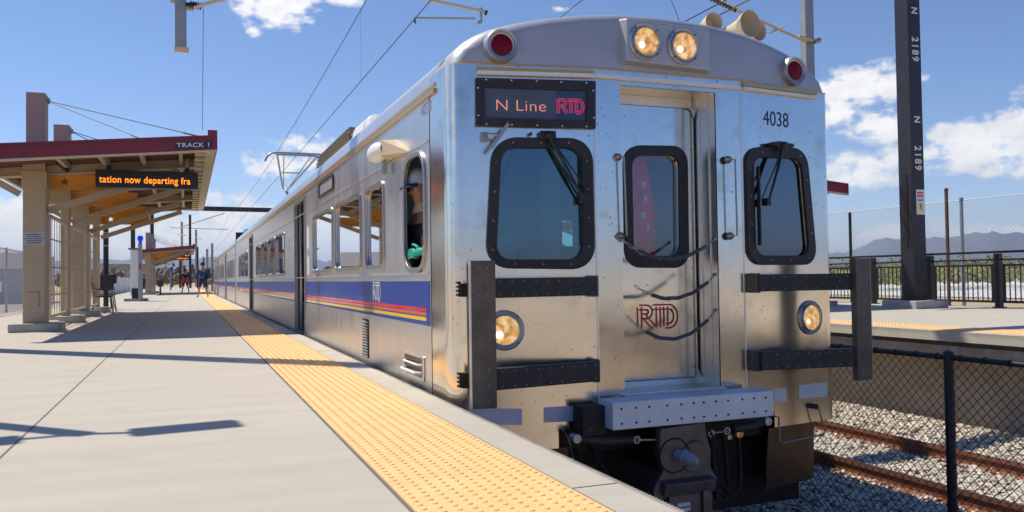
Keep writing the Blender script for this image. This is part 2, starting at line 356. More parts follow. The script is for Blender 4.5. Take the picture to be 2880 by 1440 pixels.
# near platform
b = MB(); b.box(-4.75, PE-.03, -30, 140, -.26, 0); tag(put('platform', b, 'concrete'), kind='structure')
b = MB(); b.box(PE-.42, PE-.36, -30, 140, GZ-.1, -.262); tag(put('platform_wall', b, 'concrete_d'), kind='structure')
b = MB()
b.box(PE-.028, PE+.012, -30, 140, -.16, -.012)
for i in range(900):
    y = 1.2+i*.022
    b.box(PE+.013, PE+.03, y, y+.011, -.05, -.016)
tag(put('platform_edge_strip', b, 'concrete_d'), kind='structure')
def tactile(name, x0, x1, ya, yb, nd, y_d):
    b = MB(); b.box(x0, x1, ya, yb, -.02, .006)
    st = (x1-x0)/nd; ny = int((y_d-1.6)/st)
    ring = [(math.cos(2*PI*k/8), math.sin(2*PI*k/8)) for k in range(8)]
    for j in range(ny):
        y = 1.6+(j+.5)*st
        for i in range(nd):
            x = x0+(i+.5)*st; o = len(b.v)
            for (r, z) in ((.0155, .0062), (.0118, .0098), (.007, .0101)):
                b.v += [(x+r*c, y+r*s, z) for c, s in ring]
            for q in (0, 8):
                b.f += [(o+q+k, o+q+(k+1) % 8, o+q+8+(k+1) % 8, o+q+8+k) for k in range(8)]
            b.f.append(tuple(o+16+k for k in range(8)))
    return tag(put(name, b, 'tactile'), kind='structure')
tactile('tactile_paving', .725, 1.335, -30, 120, 11, 44)
b = MB()
b.box(-.815, -.803, -30, 120, -.003, .0012); b.box(.708, .722, -30, 120, -.003, .0022); b.box(1.338, 1.348, -30, 120, -.003, .0022)
for y in (-1.8, 2.85, 9.5, 14.2, 18.9, 28.3, 37.7, 47.1): b.box(1.35, PE-.032, y, y+.008, -.002, .0017)
tag(put('pavement_joints', b, 'joint'), kind='structure')
# far platform
b = MB(); b.box(PR, 16.6, -30, 140, -.13, 0); tag(put('far_platform', b, 'concrete'), kind='structure')
b = MB(); b.box(PR+.10, PR+.34, -30, 140, -.30, -.20); b.box(PR+.2, 16.6, -30, 140, -.198, -.132); tag(put('far_platform_ledge', b, 'concrete_d'), kind='structure')
b = MB(); b.box(PR+.52, 16.6, -30, 140, GZ-.1, -.20); b.box(PR+.40, PR+.518, -30, 140, -.45, -.302)
tag(put('far_platform_wall', b, 'wall_tan'), kind='structure')
tactile('far_tactile_paving', 9.56, 10.25, -30, 120, 11, 22)
# a pale lot, a road and a low dirt bank beyond the far platform
b = MB(); b.grid([[(60, 20, GZ+.02), (260, 10, GZ+.02)], [(60, 260, GZ+.02), (330, 130, GZ+.02)]]); 
tag(put('pale_lot', b, 'lot'), kind='structure')
b = MB(); b.grid([[(-120, 26, GZ+.02), (-6, 26, GZ+.02)], [(-120, 190, GZ+.02), (-6, 190, GZ+.02)]])
tag(put('gravel_lot', b, mat('tan_gravel', (.46, .39, .30), .95, 0, .18, 1.2, .4, 6)), kind='structure')

# ballast stones
def stones(name, areas, size, m):
    b = MB(); rnd = random.Random(3)
    base = [(1, 0, 0), (-1, 0, 0), (0, 1, 0), (0, -1, 0), (0, 0, 1), (0, 0, -1), (.6, .6, .5), (-.6, .6, .5), (.6, -.6, .5), (-.6, -.6, .5)]
    fc = [(0, 6, 8), (2, 7, 6), (1, 9, 7), (3, 8, 9), (4, 6, 7), (4, 7, 9), (4, 9, 8), (4, 8, 6), (0, 2, 6), (2, 1, 7), (1, 3, 9), (3, 0, 8), (5, 2, 0), (5, 1, 2), (5, 3, 1), (5, 0, 3)]
    for x0, x1, y0, y1, n, zf in areas:
        for i in range(n):
            x = rnd.uniform(x0, x1); y = rnd.uniform(y0, y1); z = zf(x, y)+rnd.uniform(-.02, .012); q = size*rnd.uniform(.55, 1.3)
            a = rnd.uniform(0, 6.28); c, s = math.cos(a), math.sin(a); sx, sy, sz = rnd.uniform(.7, 1.2), rnd.uniform(.5, 1), rnd.uniform(.4, .85); tl = rnd.uniform(-.5, .5)
            vs = []
            for vx, vy, vz in base:
                k = rnd.uniform(.78, 1.15); vx, vy, vz = vx*sx*k, vy*sy*k, vz*sz*k+vx*tl*.5
                vs.append((x+q*(vx*c-vy*s), y+q*(vx*s+vy*c), z+q*vz))
            b.add(vs, fc)
    return tag(put(name, b, m), kind='stuff')
def bz(x, y):
    z = GZ+.03
    if x > 8.6: z += (x-8.6)*.05
    return z
mb_ = mat('ballast_stone', (.68, .61, .50), .9, 0, .5, 13, 0, 1, col2=(.90, .83, .69))
add_spots(mb_, 15, .60, (.16, .12, .09), .75, .05)
stones('ballast', [(4.6, 9.8, 3.2, 10.5, 17500, bz), (4.6, 9.8, 10.5, 17, 7000, bz), (1.9, 4.9, 2.2, 5.4, 3800, bz)], .036, mb_)

# tracks
def rail_mesh(x, y0, y1, zt):
    pr = [(-.036, 0), (-.036, -.03), (-.010, -.045), (-.009, -.125), (-.07, -.145), (-.07, -.16), (.07, -.16), (.07, -.145), (.009, -.125), (.010, -.045), (.036, -.03), (.036, 0)]
    b = MB(); n = len(pr)
    b.add([(x+a, y0, zt+c) for a, c in pr]+[(x+a, y1, zt+c) for a, c in pr], [(i, (i+1) % n, n+(i+1) % n, n+i) for i in range(n)])
    return b
def track(cx, label):
    t = root('railway_track', (cx, 0, -1.36), label, 'railway track')
    for s in (-1, 1):
        r_ = put('rail', rail_mesh(cx+s*.7175, -25, 150, -1.2), 'rail', t)
        b = MB(); b.box(cx+s*.7175-.03, cx+s*.7175+.03, -25, 150, -1.199, -1.1965); put('rail_head', b, 'railtop', r_)
    base = None
    for i in range(40):
        y = 1.1+i*.66
        if base is None:
            b = MB(); b.box(cx-1.27, cx+1.27, y-.12, y+.12, GZ-.06, -1.352); base = put('sleeper', b, 'tie', t, bevel=.02)
            for s in (-1, 1):
                for q in (-1, 1):
                    xx = cx+s*.7175+q*.105; cm_ = MB(); pm = MB()
                    cm_.tube([(xx-.02, y-.06, -1.33), (xx, y-.02, -1.30), (xx+.01, y+.03, -1.305), (xx-.02, y+.06, -1.33)], .014, 6)
                    pm.box(cx+s*.7175+q*.156-.014, cx+s*.7175+q*.156+.014, y-.07, y+.07, -1.3515, -1.34)
                    put('rail_clip', cm_, 'rail', base); put('clip_pad', pm, 'clip', base)
        else:
            c = base.copy(); SC.collection.objects.link(c); c.parent = t; c.location = (0, i*.66, 0)
            for ch in base.children:
                k = ch.copy(); SC.collection.objects.link(k); k.parent = c
    return t
track(3.255, 'rusty track running underneath the stainless train')
track(7.29, 'empty rusty track on pale ballast behind the black chain link fence')

# black chain-link fence between the tracks
def chain_mesh(p0, p1, z0, z1, cell, r, diag=True):
    """woven diamonds as crossing straight wires between p0 and p1"""
    b = MB(); p0 = Vector(p0); p1 = Vector(p1); d = p1-p0; Ln = d.length; d.normalize(); H_ = z1-z0
    step = cell*1.4142; n = int((Ln+H_)/step)+1; nn = Vector((-d.y, d.x, 0))
    for i in range(n):
        for sg in (0, 1):
            a = i*step-H_
            s0, t0, s1, t1 = a, 0., a+H_, H_
            if s0 < 0: t0 = -s0; s0 = 0
            if s1 > Ln: t1 -= s1-Ln; s1 = Ln
            if s1 <= s0: continue
            if sg: t0, t1 = H_-t0, H_-t1
            A = p0+d*s0+Vector((0, 0, z0+t0)); B = p0+d*s1+Vector((0, 0, z0+t1)); off = nn*(r*.8 if sg else -r*.8)
            A += off; B += off; dr = (B-A).normalized(); w = dr.cross(nn).normalized()*r; q = nn*r
            b.add([A+w, A+q, A-w, A-q, B+w, B+q, B-w, B-q], [(0, 1, 5, 4), (1, 2, 6, 5), (2, 3, 7, 6), (3, 0, 4, 7)])
    return b
FX = 5.3; FT = .155
ft = root('chain_link_fence', (FX, 4.5, GZ), 'black chain link fence with a top rail standing between the two tracks', 'fence')
put('wire_mesh', chain_mesh((FX-.03, 2.1, 0), (FX-.03, 14.6, 0), GZ+.05, FT-.02, .054, .0031), 'black', ft)
b = MB(); b.tube([(FX, 1.5, FT), (FX, 30, FT)], .022, 10); put('top_rail', b, 'black', ft, True)
yp = atx(2668, 1010, FX).y
for y in (yp, yp+3.05, yp+6.1, yp+9.15):
    b = MB(); b.tube([(FX, y, GZ-.02), (FX, y, FT+.03)], .036, 12); b.lathe((FX, y, FT+.03), (0, 0, 1), [(0, .042), (.015, .036), (.03, 0)], 12); put('post', b, 'black', ft, True)
b = MB()
for i in range(60):
    y = 2.1+i*.2; b.lathe((FX, y, FT), (0, 1, 0), [(-.005, .0), (-.005, .029), (.005, .029), (.005, 0)], 8)
put('tie_wire', b, 'black', ft)['kind'] = 'stuff'

# ================================================================== DISTANCE
# mountains: ridge outline at ~6 km with real slope behind and in front
def ridge(name, pts, dist, depth, m, base=-5, seed=1):
    rnd = random.Random(seed); rows = []; NN = 90
    xs = [p[0] for p in pts]
    prof = []
    for i in range(NN+1):
        x = xs[0]+(xs[-1]-xs[0])*i/NN
        for (a, ya), (c, yc) in zip(pts, pts[1:]):
            if a <= x <= c: y = ya+(yc-ya)*(x-a)/(c-a); break
        d = ray(x, y); t = dist/d.length; t *= (1+.06*math.sin(i*.3)); p = CAMP+d*t; prof.append(p)
    for k, (f, hf) in enumerate(((.55, .0), (.66, .10), (.78, .34), (.88, .62), (.95, .86), (1, 1), (1.15, .7), (1.4, .0))):
        row = []
        for i, p in enumerate(prof):
            j = 1+(.16*math.sin(i*.55+k*1.9)+rnd.uniform(-.05, .05) if 0 < k < 5 else (rnd.uniform(-.015, .015) if k == 5 else 0))
            row.append((p.x*f, p.y*f, base+(p.z-base)*hf*j))
        rows.append(row)
    b = MB(); b.grid(rows); return tag(put(name, b, m, None, True), kind='structure')
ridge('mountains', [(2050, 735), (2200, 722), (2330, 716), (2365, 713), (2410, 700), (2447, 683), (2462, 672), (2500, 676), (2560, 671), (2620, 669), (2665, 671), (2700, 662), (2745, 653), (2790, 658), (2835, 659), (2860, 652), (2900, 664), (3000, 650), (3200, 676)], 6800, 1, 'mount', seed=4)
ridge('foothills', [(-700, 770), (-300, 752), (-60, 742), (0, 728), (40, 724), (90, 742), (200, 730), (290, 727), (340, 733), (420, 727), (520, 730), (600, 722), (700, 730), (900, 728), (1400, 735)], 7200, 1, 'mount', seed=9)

def clumps(b, c, rx, ry, rz, n, sz, rnd):
    for i in range(n):
        a = rnd.uniform(0, 2*PI); e = rnd.uniform(-.25, 1); rr = rnd.uniform(.45, 1)**.5*(1+.18*math.sin(3*a+c[0]))
        h = math.sqrt(max(0, 1-e*e)); p = Vector((c[0]+rx*rr*h*math.cos(a), c[1]+ry*rr*h*math.sin(a), c[2]+rz*(e*rr*.5+.5)))
        u = Vector((rnd.gauss(0, 1), rnd.gauss(0, 1), rnd.gauss(0, 1))).normalized(); v = u.orthogonal().normalized(); s = sz*rnd.uniform(.6, 1.4)
        b.add([p+u*s, p+v*s*.8, p-u*s, p-v*s*.8], [(0, 1, 2, 3)])
rnd = random.Random(5)
b = MB()
for i in range(150):      # far wood beyond the lot, right
    x = 2040+i*8.2+rnd.uniform(-8, 8); dd = rnd.uniform(300, 430); p = CAMP+ray(x, 770)*dd; h = rnd.uniform(4, 8.2)
    clumps(b, (p.x, p.y, GZ), rnd.uniform(5, 9), rnd.uniform(5, 9), h, 70, .8, rnd)
tag(put('distant_wood', b, 'leafy'), kind='stuff')
b = MB()
for i in range(75):
    x = 2300+i*8+rnd.uniform(-8, 8); dd = rnd.uniform(95, 125); p = CAMP+ray(x, 790)*dd
    if i % 9 < 2: continue
    clumps(b, (p.x, p.y, GZ), rnd.uniform(1.5, 3.), rnd.uniform(1.5, 3), rnd.uniform(1.5, 3.2), 90, .28, rnd)
tag(put('roadside_scrub', b, 'leafy_y'), kind='stuff')
b = MB()
for i in range(70):      # left far scrub band
    x = -60+i*11+rnd.uniform(-5, 5); dd = rnd.uniform(160, 220); p = CAMP+ray(x, 780)*dd
    clumps(b, (p.x, p.y, GZ), rnd.uniform(4, 6), rnd.uniform(4, 6), rnd.uniform(4, 6), 45, .6, rnd)
tag(put('brown_scrub', b, mat('brown_scrub', (.20, .16, .11), .9, 0, .4, .3)), kind='stuff')
# low dirt bank under the far wood
b = MB(); rows = []
for k in range(30):
    x = 2040+k*45; rows.append([(CAMP+ray(x, 770)*dd)*1 for dd in (200, 230, 262)])
for r_ in rows:
    r_[0].z = GZ+.02; r_[1].z = GZ+1.3+rnd.uniform(-.3, .3); r_[2].z = GZ+.02
b.grid(rows); tag(put('dirt_bank', b, mat('bank_dirt', (.36, .20, .12), .95, 0, .3, .08)), kind='structure')

def building(name, c, sx, sy, h, wm_, rm, label, cat='building', roofh=1.2, rot=0., nw=6):
    t = root(name, (c[0], c[1], GZ), label, cat); ca, sa = math.cos(rot), math.sin(rot)
    def T(x, y, z): return (c[0]+x*ca-y*sa, c[1]+x*sa+y*ca, GZ+z)
    b = MB(); b.add([T(x, y, z) for z in (0, h) for x, y in ((-sx, -sy), (sx, -sy), (sx, sy), (-sx, sy))], [(0, 1, 5, 4), (1, 2, 6, 5), (2, 3, 7, 6), (3, 0, 4, 7)]); put('wall', b, wm_, t)
    o = .5
    b = MB(); b.add([T(-sx-o, -sy-o, h), T(sx+o, -sy-o, h), T(sx+o, sy+o, h), T(-sx-o, sy+o, h), T(-sx-o, 0, h+roofh), T(sx+o, 0, h+roofh)], [(0, 1, 5, 4), (2, 3, 4, 5), (0, 4, 3), (1, 2, 5), (0, 3, 2, 1)]); put('roof', b, rm, t)
    for i in range(nw):
        b = MB(); x = -sx+(i+.5)*2*sx/nw
        b.add([T(x+dx, -sy-dy, h*.35+dz) for dz in (0, h*.3) for dx, dy in ((-sx*.35/nw, .06), (sx*.35/nw, .06), (sx*.35/nw, -.02), (-sx*.35/nw, -.02))], [(0, 1, 5, 4), (1, 2, 6, 5), (3, 0, 4, 7), (4, 5, 6, 7), (0, 3, 2, 1)]); put('window', b, 'glass_side', t)
    return t
p = CAMP+ray(-205, 760)*92; building('warehouse', (p.x, p.y), 11, 6, 3.9, 'bldg', 'roofgrey', 'low beige building with a brown roof beyond the gravel lot on the left', roofh=2.0, rot=.35)
p = CAMP+ray(-2, 760)*120; building('green_roofed_building', (p.x, p.y), 1.9, 2, 5.1, 'white', 'green_roof', 'building with a green roof rising behind the low beige building', roofh=1.3, rot=.3, nw=3)
p = CAMP+ray(346, 760)*240; building('flat_roofed_block', (p.x, p.y), 5, 5, 7.5, 'bldg', 'roofgrey', 'small square grey block far off behind the brown scrub', roofh=.4, rot=.3, nw=3)
for i, (x, dd, w) in enumerate(((306, 95, 1.1),)):
    p = CAMP+ray(x, 770)*dd; building('green_shed', (p.x, p.y), w, 3, 1.8, 'white', 'green_roof', 'low shed with a green roof beyond the white panel fence', 'shed', .5, .35, 2)
# white panel fence beyond the near platform
A = Vector((-4.95, 54, 0)); B_ = Vector((-5.5, 96, 0)); t = root('white_panel_fence', tuple(A.xy)+(GZ,), 'white panel fence between the platform and the brown scrub', 'fence')
b = MB(); b.beam((A.x, A.y, .15), (B_.x, B_.y, .15), .08, 2.2); put('panel', b, 'whitefence', t)
for i in range(7):
    q = A.lerp(B_, i/6); b = MB(); b.box(q.x-.07, q.x+.07, q.y-.07, q.y+.07, GZ, 1.33); put('post', b, 'white', t)
# galvanised fence left of the platform
def post_fence(name, pts, z0, z1, label, cell, m='galv', r=.03, wr=.004):
    t = root(name, tuple(pts[0])+(z0,), label, 'fence')
    for q in pts:
        b = MB(); b.tube([(q[0], q[1], z0), (q[0], q[1], z1+.04)], r, 8); put('post', b, m, t, True)
    for a, c in zip(pts, pts[1:]): 
        put('wire_mesh', chain_mesh((a[0], a[1], 0), (c[0], c[1], 0), z0+.04, z1-.02, cell, wr), m, t)
    b = MB(); b.tube([(q[0], q[1], z1) for q in pts], .02, 6); put('top_rail', b, m, t); return t
post_fence('galvanised_fence', [(-5.25, 22.3), (-5.1, 25), (-4.98, 28.2), (-4.98, 31.2), (-4.98, 34.2), (-4.98, 37.5)], -.3, 1.85, 'galvanised chain link fence at the back of the near platform', .09, r=.035)

# ================================================================== TRAIN
TX0, TX1, TC = 1.64, 4.87, 3.255
YF = 5.13; ZS = 2.25; ZB = -.37
PC = Plane((2.65, YF, 0), (1, 0, 0))                      # centre panel of the cab front
PL = Plane((1.74, YF+.146, 0), (.91, -.146, 0))           # bevelled panel on the left
PR_ = Plane((3.86, YF, 0), (.91, .146, 0))                # bevelled panel on the right
PS = Plane((TX0, 0, 0), (0, -1, 0))                       # side, s = -y
WL = .9216                                                # width of a bevelled panel
tr = root('commuter_train', (TC, 5.2, -1.2), 'leading stainless steel commuter train car, cab end towards the camera with lit headlights', 'train', 'coupled train cars')
def P2(pl, pts): return [pl.px(x, y) for x, y in pts]

# --- windows and openings measured on the panels
lw_o = rpoly(P2(PL, [(1384, 388), (1663, 391), (1671, 757), (1365, 753)]), .17, 8)
lw_i = rpoly(P2(PL, [(1408, 414), (1633, 416), (1639, 731), (1393, 731)]), .11, 8)
rw_o = rpoly(P2(PR_, [(2092, 414), (2262, 419), (2292, 744), (2101, 744)]), .15, 8)
rw_i = rpoly(P2(PR_, [(2112, 441), (2248, 445), (2272, 720), (2120, 720)]), .10, 8)
dx0 = PC.px(1749, 600)[0]; dx1 = PC.px(2018, 600)[0]; dz1 = PC.px(1900, 252)[1]; dz0 = PC.px(1900, 1096)[1]
cl = rect(0, 1.21, ZB+.13, ZS); door_h = [(dx0, dz0), (dx1, dz0), (dx1, dz1), (dx0, dz1)]
llx = PL.px(1395, 650)
llamp = PL.px(1421, 928); rlamp = PR_.px(2275, 893)
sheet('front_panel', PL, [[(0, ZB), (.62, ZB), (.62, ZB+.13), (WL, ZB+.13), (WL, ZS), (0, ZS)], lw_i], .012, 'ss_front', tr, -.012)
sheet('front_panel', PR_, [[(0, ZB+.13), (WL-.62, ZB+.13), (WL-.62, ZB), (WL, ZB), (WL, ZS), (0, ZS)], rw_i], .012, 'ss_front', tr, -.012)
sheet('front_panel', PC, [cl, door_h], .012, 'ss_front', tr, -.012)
# seams beside the centre panel
for pl, s in ((PL, WL-.012), (PR_, .012)):
    b = MB(); b.beam(pl.pt(s, ZB+.14, .002), pl.pt(s, ZS, .002), .012, .006, (0, 1, 0)); put('seam_strip', b, 'ss_dark', tr)
# rounded corners
def corner(sgn):
    cx = lambda x: x if sgn < 0 else 2*TC-x
    pts = [(1.74, 5.2758), (1.705, 5.286), (1.675, 5.31), (1.652, 5.35), (1.642, 5.40), (1.64, 5.46), (1.64, 5.60), (1.64, 5.80)]
    b = MB(); rows = []
    for z in (ZB, .5, 1.2, 1.9, 2.12, ZS):
        tp = 0
        rows.append([(cx(x)+(-sgn)*tp*(0 if i == 0 else min(1, i/3)), y, z) for i, (x, y) in enumerate(pts)])
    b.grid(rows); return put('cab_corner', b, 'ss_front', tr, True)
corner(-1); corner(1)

# --- windscreen frames, glass, rivets
def window(pl, outer, inner, gl, name='windscreen', rivn=14):
    f = sheet(name+'_frame', pl, [outer, inner], .022, 'rubber', tr, .001, bevel=.003)
    sheet(name+'_glass', pl, [inner], .004, gl, f, -.012)
    b = MB(); n = len(outer); tot = 0; seg = []
    mid = [((a[0]+c[0])/2, (a[1]+c[1])/2) for a, c in zip(outer, inner)]
    acc = 0; per = sum(math.dist(mid[i], mid[(i+1) % n]) for i in range(n)); nxt = 0
    for i in range(n):
        a, c = mid[i], mid[(i+1) % n]; l = math.dist(a, c)
        while l > 0 and nxt <= acc+l:
            t = (nxt-acc)/l; q = (a[0]+(c[0]-a[0])*t, a[1]+(c[1]-a[1])*t); b.lathe(pl.pt(q[0], q[1], .026), pl.n, [(-.003, .0065), (.002, .0065), (.004, .003), (.004, 0)], 8); nxt += per/rivn
        acc += l
    tag(put('rivets', b, 'steel', f), kind='stuff')
    return f
window(PL, lw_o, lw_i, 'glass'); window(PR_, rw_o, rw_i, 'glassr', rivn=13)
# --- destination display
so_ = P2(PL, [(1338, 222), (1671, 231), (1671, 363), (1338, 355)]); si_ = P2(PL, [(1359, 247), (1649, 256), (1647, 342), (1362, 334)])
fr = sheet('destination_display', PL, [so_, si_], .03, 'rubber', tr, .0, bevel=.002)
xm = PL.px(1563, 300)[0]
def lerp(a, c, t): return (a[0]+(c[0]-a[0])*t, a[1]+(c[1]-a[1])*t)
tm = (xm-si_[0][0])/(si_[1][0]-si_[0][0])
sheet('display_panel', PL, [[si_[0], lerp(si_[0], si_[1], tm), lerp(si_[3], si_[2], tm), si_[3]]], .004, 'disp', fr, .006)
sheet('display_panel', PL, [[lerp(si_[0], si_[1], tm), si_[1], si_[2], lerp(si_[3], si_[2], tm)]], .004, 'disp2', fr, .006)
a0 = PL.px(1391, 314); a1 = PL.px(1524, 314); hh = PL.px(1391, 282)[1]-PL.px(1391, 314)[1]
text('display_text', PL, 'N Line', (a0[0], PL.px(1450, 299)[1]), hh*1.38, 'amber_dim', fr, .0105, sx=(a1[0]-a0[0])/(hh*1.38*2.62), weight=-.0012, space=1.05)
def rtd_logo(name, pl, c, w, h, m, parent, off, th, slant=0., bg=None):
    """three touching outline letters R T D built from double strokes"""
    def S(x, y): return (c[0]+(x-.5)*w, c[1]+(y-.5)*h)
    def stroke(pts, t):
        o1, o2 = [], []
        for i, p in enumerate(pts):
            a = Vector(pts[max(i-1, 0)]); e = Vector(pts[min(i+1, len(pts)-1)]); d = (e-a).normalized(); nn = Vector((-d.y, d.x))
            if 0 < i < len(pts)-1:
                d1 = (Vector(p)-a).normalized(); k = 1/max(.5, abs(d1.dot(d))); 
            else: k = 1
            o1.append(tuple(Vector(p)+nn*t*k)); o2.append(tuple(Vector(p)-nn*t*k))
        return o1+o2[::-1]
    arcR = [S(.22+.10*math.sin(a), .735+.205*math.cos(a)) for a in [PI*k/8 for k in range(9)]]
    arcD = [S(.80+.16*math.sin(a), .5+.44*math.cos(a)) for a in [PI*k/12 for k in range(13)]]
    R_ = [S(.04, .94)]+arcR+[S(.20, .52), S(.36, .06)]
    lines = [[S(.05, .0), S(.05, .94)], [S(.05, .94)]+arcR+[S(.13, .53)], [S(.17, .53), S(.38, .04)],
             [S(.40, .94), S(.80, .94)], [S(.52, .94), S(.52, .02)], [S(.71, .94), S(.71, .06)], arcD, [S(.80, .06), S(.71, .06)]]
    t = w*th; out = []
    for gap in (t*2.3,):
        for ln in lines:
            big = stroke(ln, gap+t*.0); 
            out.append(big)
    b = MB()
    for o_, ln in enumerate(lines):
        for sgn in (1, -1):
            cc = []
            for i, p in enumerate(ln):
                a = Vector(ln[max(i-1, 0)]); e = Vector(ln[min(i+1, len(ln)-1)]); d = (e-a).normalized(); nn = Vector((-d.y, d.x)); cc.append(Vector(p)+nn*sgn*t*1.75)
            for p, q in zip(cc, cc[1:]):
                if (q-p).length < 1e-5: continue
                d = (q-p).normalized()*t*.3; b.beam(pl.pt(p.x-d.x, p.y-d.y, off+o_*.00008), pl.pt(q.x+d.x, q.y+d.y, off+o_*.00008), t*1.25, .0012, pl.n)
    return put(name, b, m, parent)
c_ = PL.px(1603, 300); ww = PL.px(1642, 300)[0]-PL.px(1565, 300)[0]; wh = PL.px(1603, 279)[1]-PL.px(1603, 319)[1]
rtd_logo('display_logo', PL, c_, ww, wh, 'mag_dim', fr, .012, .022)
b = MB()
for (x, y) in [(1365, 227), (1436, 229), (1506, 231), (1575, 234), (1645, 236), (1366, 351), (1437, 353), (1508, 355), (1578, 357), (1646, 358), (1342, 250), (1343, 327), (1665, 258), (1666, 334)]:
    q = PL.px(x, y); b.lathe(PL.pt(q[0], q[1], .033), PL.n, [(-.002, .006), (.003, .0055), (.004, 0)], 8)
tag(put('rivets', b, 'white', fr), kind='stuff')

# --- rain gutters above the windows
def strip(name, pl, p0, p1, w, t, m, off=.002, par=None):
    a, c = pl.px(*p0), pl.px(*p1); b = MB()
    b.beam(pl.pt(a[0], a[1], off+t/2), pl.pt(c[0], c[1], off+t/2), t, w, pl.v); return put(name, b, m, par or tr)
g_ = strip('rain_gutter', PL, (1341, 197), (1668, 207), .034, .028, 'gold', .002)
strip('gutter_lip', PL, (1341, 206), (1668, 216), .026, .034, 'white', .003, g_)
g_ = strip('rain_gutter', PR_, (2084, 238), (2290, 264), .030, .028, 'gold', .002)
strip('gutter_lip', PR_, (2084, 250), (2290, 276), .022, .034, 'white', .003, g_)
strip('door_drip_rail', PC, (1669, 214), (2080, 249), .030, .02, 'white', .003)
# --- cab end door, recessed
YD = YF+.285; PD = Plane((2.65, YD, 0), (1, 0, 0))
rc = MB(); X0, X1 = 2.65+dx0, 2.65+dx1
rc.add([(X0, YF, dz0), (X0, YD, dz0), (X0, YD, dz1), (X0, YF, dz1)], [(0, 1, 2, 3)])
rc.add([(X1, YF, dz0), (X1, YD, dz0), (X1, YD, dz1), (X1, YF, dz1)], [(3, 2, 1, 0)])
rc.add([(X0, YF, dz1), (X1, YF, dz1), (X1, YD, dz1), (X0, YD, dz1)], [(0, 1, 2, 3)])
rc.add([(X0, YF, dz0), (X1, YF, dz0), (X1, YD, dz0), (X0, YD, dz0)], [(3, 2, 1, 0)])
recess = put('door_recess', rc, 'ss_dark', tr)
b = MB()
for k in range(2): b.box(X1-.010, X1-.001, YF+.09+.11*k, YF+.105+.11*k, dz0+.001, dz1-.001)
b.box(X0+.001, X1-.001, YD-.03, YD-.001, dz1-.07, dz1-.001)
put('recess_moulding', b, 'ss_dark', recess)
do_ = rpoly(P2(PD, [(1751, 411), (1926, 413), (1931, 753), (1756, 752)]), .135, 10); di_ = rpoly(P2(PD, [(1770, 437), (1903, 438), (1906, 722), (1776, 721)]), .095, 10)
e0 = X0-2.65; e1 = PD.px(1951, 600)[0]; zt = PD.px(1850, 303)[1]; zb_ = PD.px(1850, 1064)[1]
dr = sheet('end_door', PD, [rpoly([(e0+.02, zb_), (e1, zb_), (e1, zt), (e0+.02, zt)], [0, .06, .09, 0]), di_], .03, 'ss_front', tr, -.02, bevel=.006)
fr = sheet('window_frame', PD, [do_, di_], .02, 'rubber', dr, .014, bevel=.003); sheet('window_glass', PD, [di_], .004, 'glass_door', fr, -.01)
sheet('door_jamb', PD, [[(e0, dz0), (X1-2.65, dz0), (X1-2.65, dz1), (e0, dz1)], rpoly([(e0+.001, zb_-.012), (e1+.012, zb_-.012), (e1+.012, zt+.012), (e0+.001, zt+.012)], [0, .06, .09, 0])], .03, 'ss_dark', recess, -.03)
b = MB(); b.tube([PD.pt(e1+.006, zb_+.05, .012), PD.pt(e1+.006, zt-.08, .012), PD.pt(e1-.02, zt-.015, .012), PD.pt(e1-.09, zt+.008, .012), PD.pt(e0+.02, zt+.008, .012)], .007, 6); put('door_seal', b, 'rubber', dr, True)
lc = PD.px(1846, 890); lw_ = PD.px(1903, 890)[0]-PD.px(1792, 890)[0]; lh = PD.px(1846, 862)[1]-PD.px(1846, 922)[1]
rtd_logo('door_logo', PD, lc, lw_, lh, 'rlogo', dr, .018, .029)
# threshold step
b = MB(); b.box(X0-.06, X1+.06, YF-.10, YF-.002, dz0-.05, dz0-.022); b.box(X0-.02, X1+.02, YF-.05, YF+.02, dz0-.020, dz0-.004); put('threshold_plate', b, 'ss_dark', tr, bevel=.004)
b = MB(); b.box(2.43, 2.60, YF-.17, YF-.02, dz0-.24, dz0-.045); put('bumper_bracket', b, 'under', tr, bevel=.005)
# --- anti-climber bumper beam
bx0 = aty(1723, 1133, 4.85); bx1 = aty(2176, 1094, 4.85); bl = aty(1729, 1211, 4.85)
bm = MB(); bm.box(bx0.x, bx1.x, 4.85, 5.06, bl.z, bx0.z); bmp = put('bumper_beam', bm, 'bump', tr, bevel=.008)
for z in (bx0.z-.045, bl.z+.04):
    for x in (2.66, 2.77, 2.87, 3.01, 3.12, 3.22, 3.30, 3.40, 3.50, 3.62, 3.72, 3.82):
        b = MB(); b.lathe((x, 4.8485, z), (0, -1, 0), [(-.001, .008), (.004, .007), (.0055, 0)], 8); put('bolt', b, 'black', bmp)
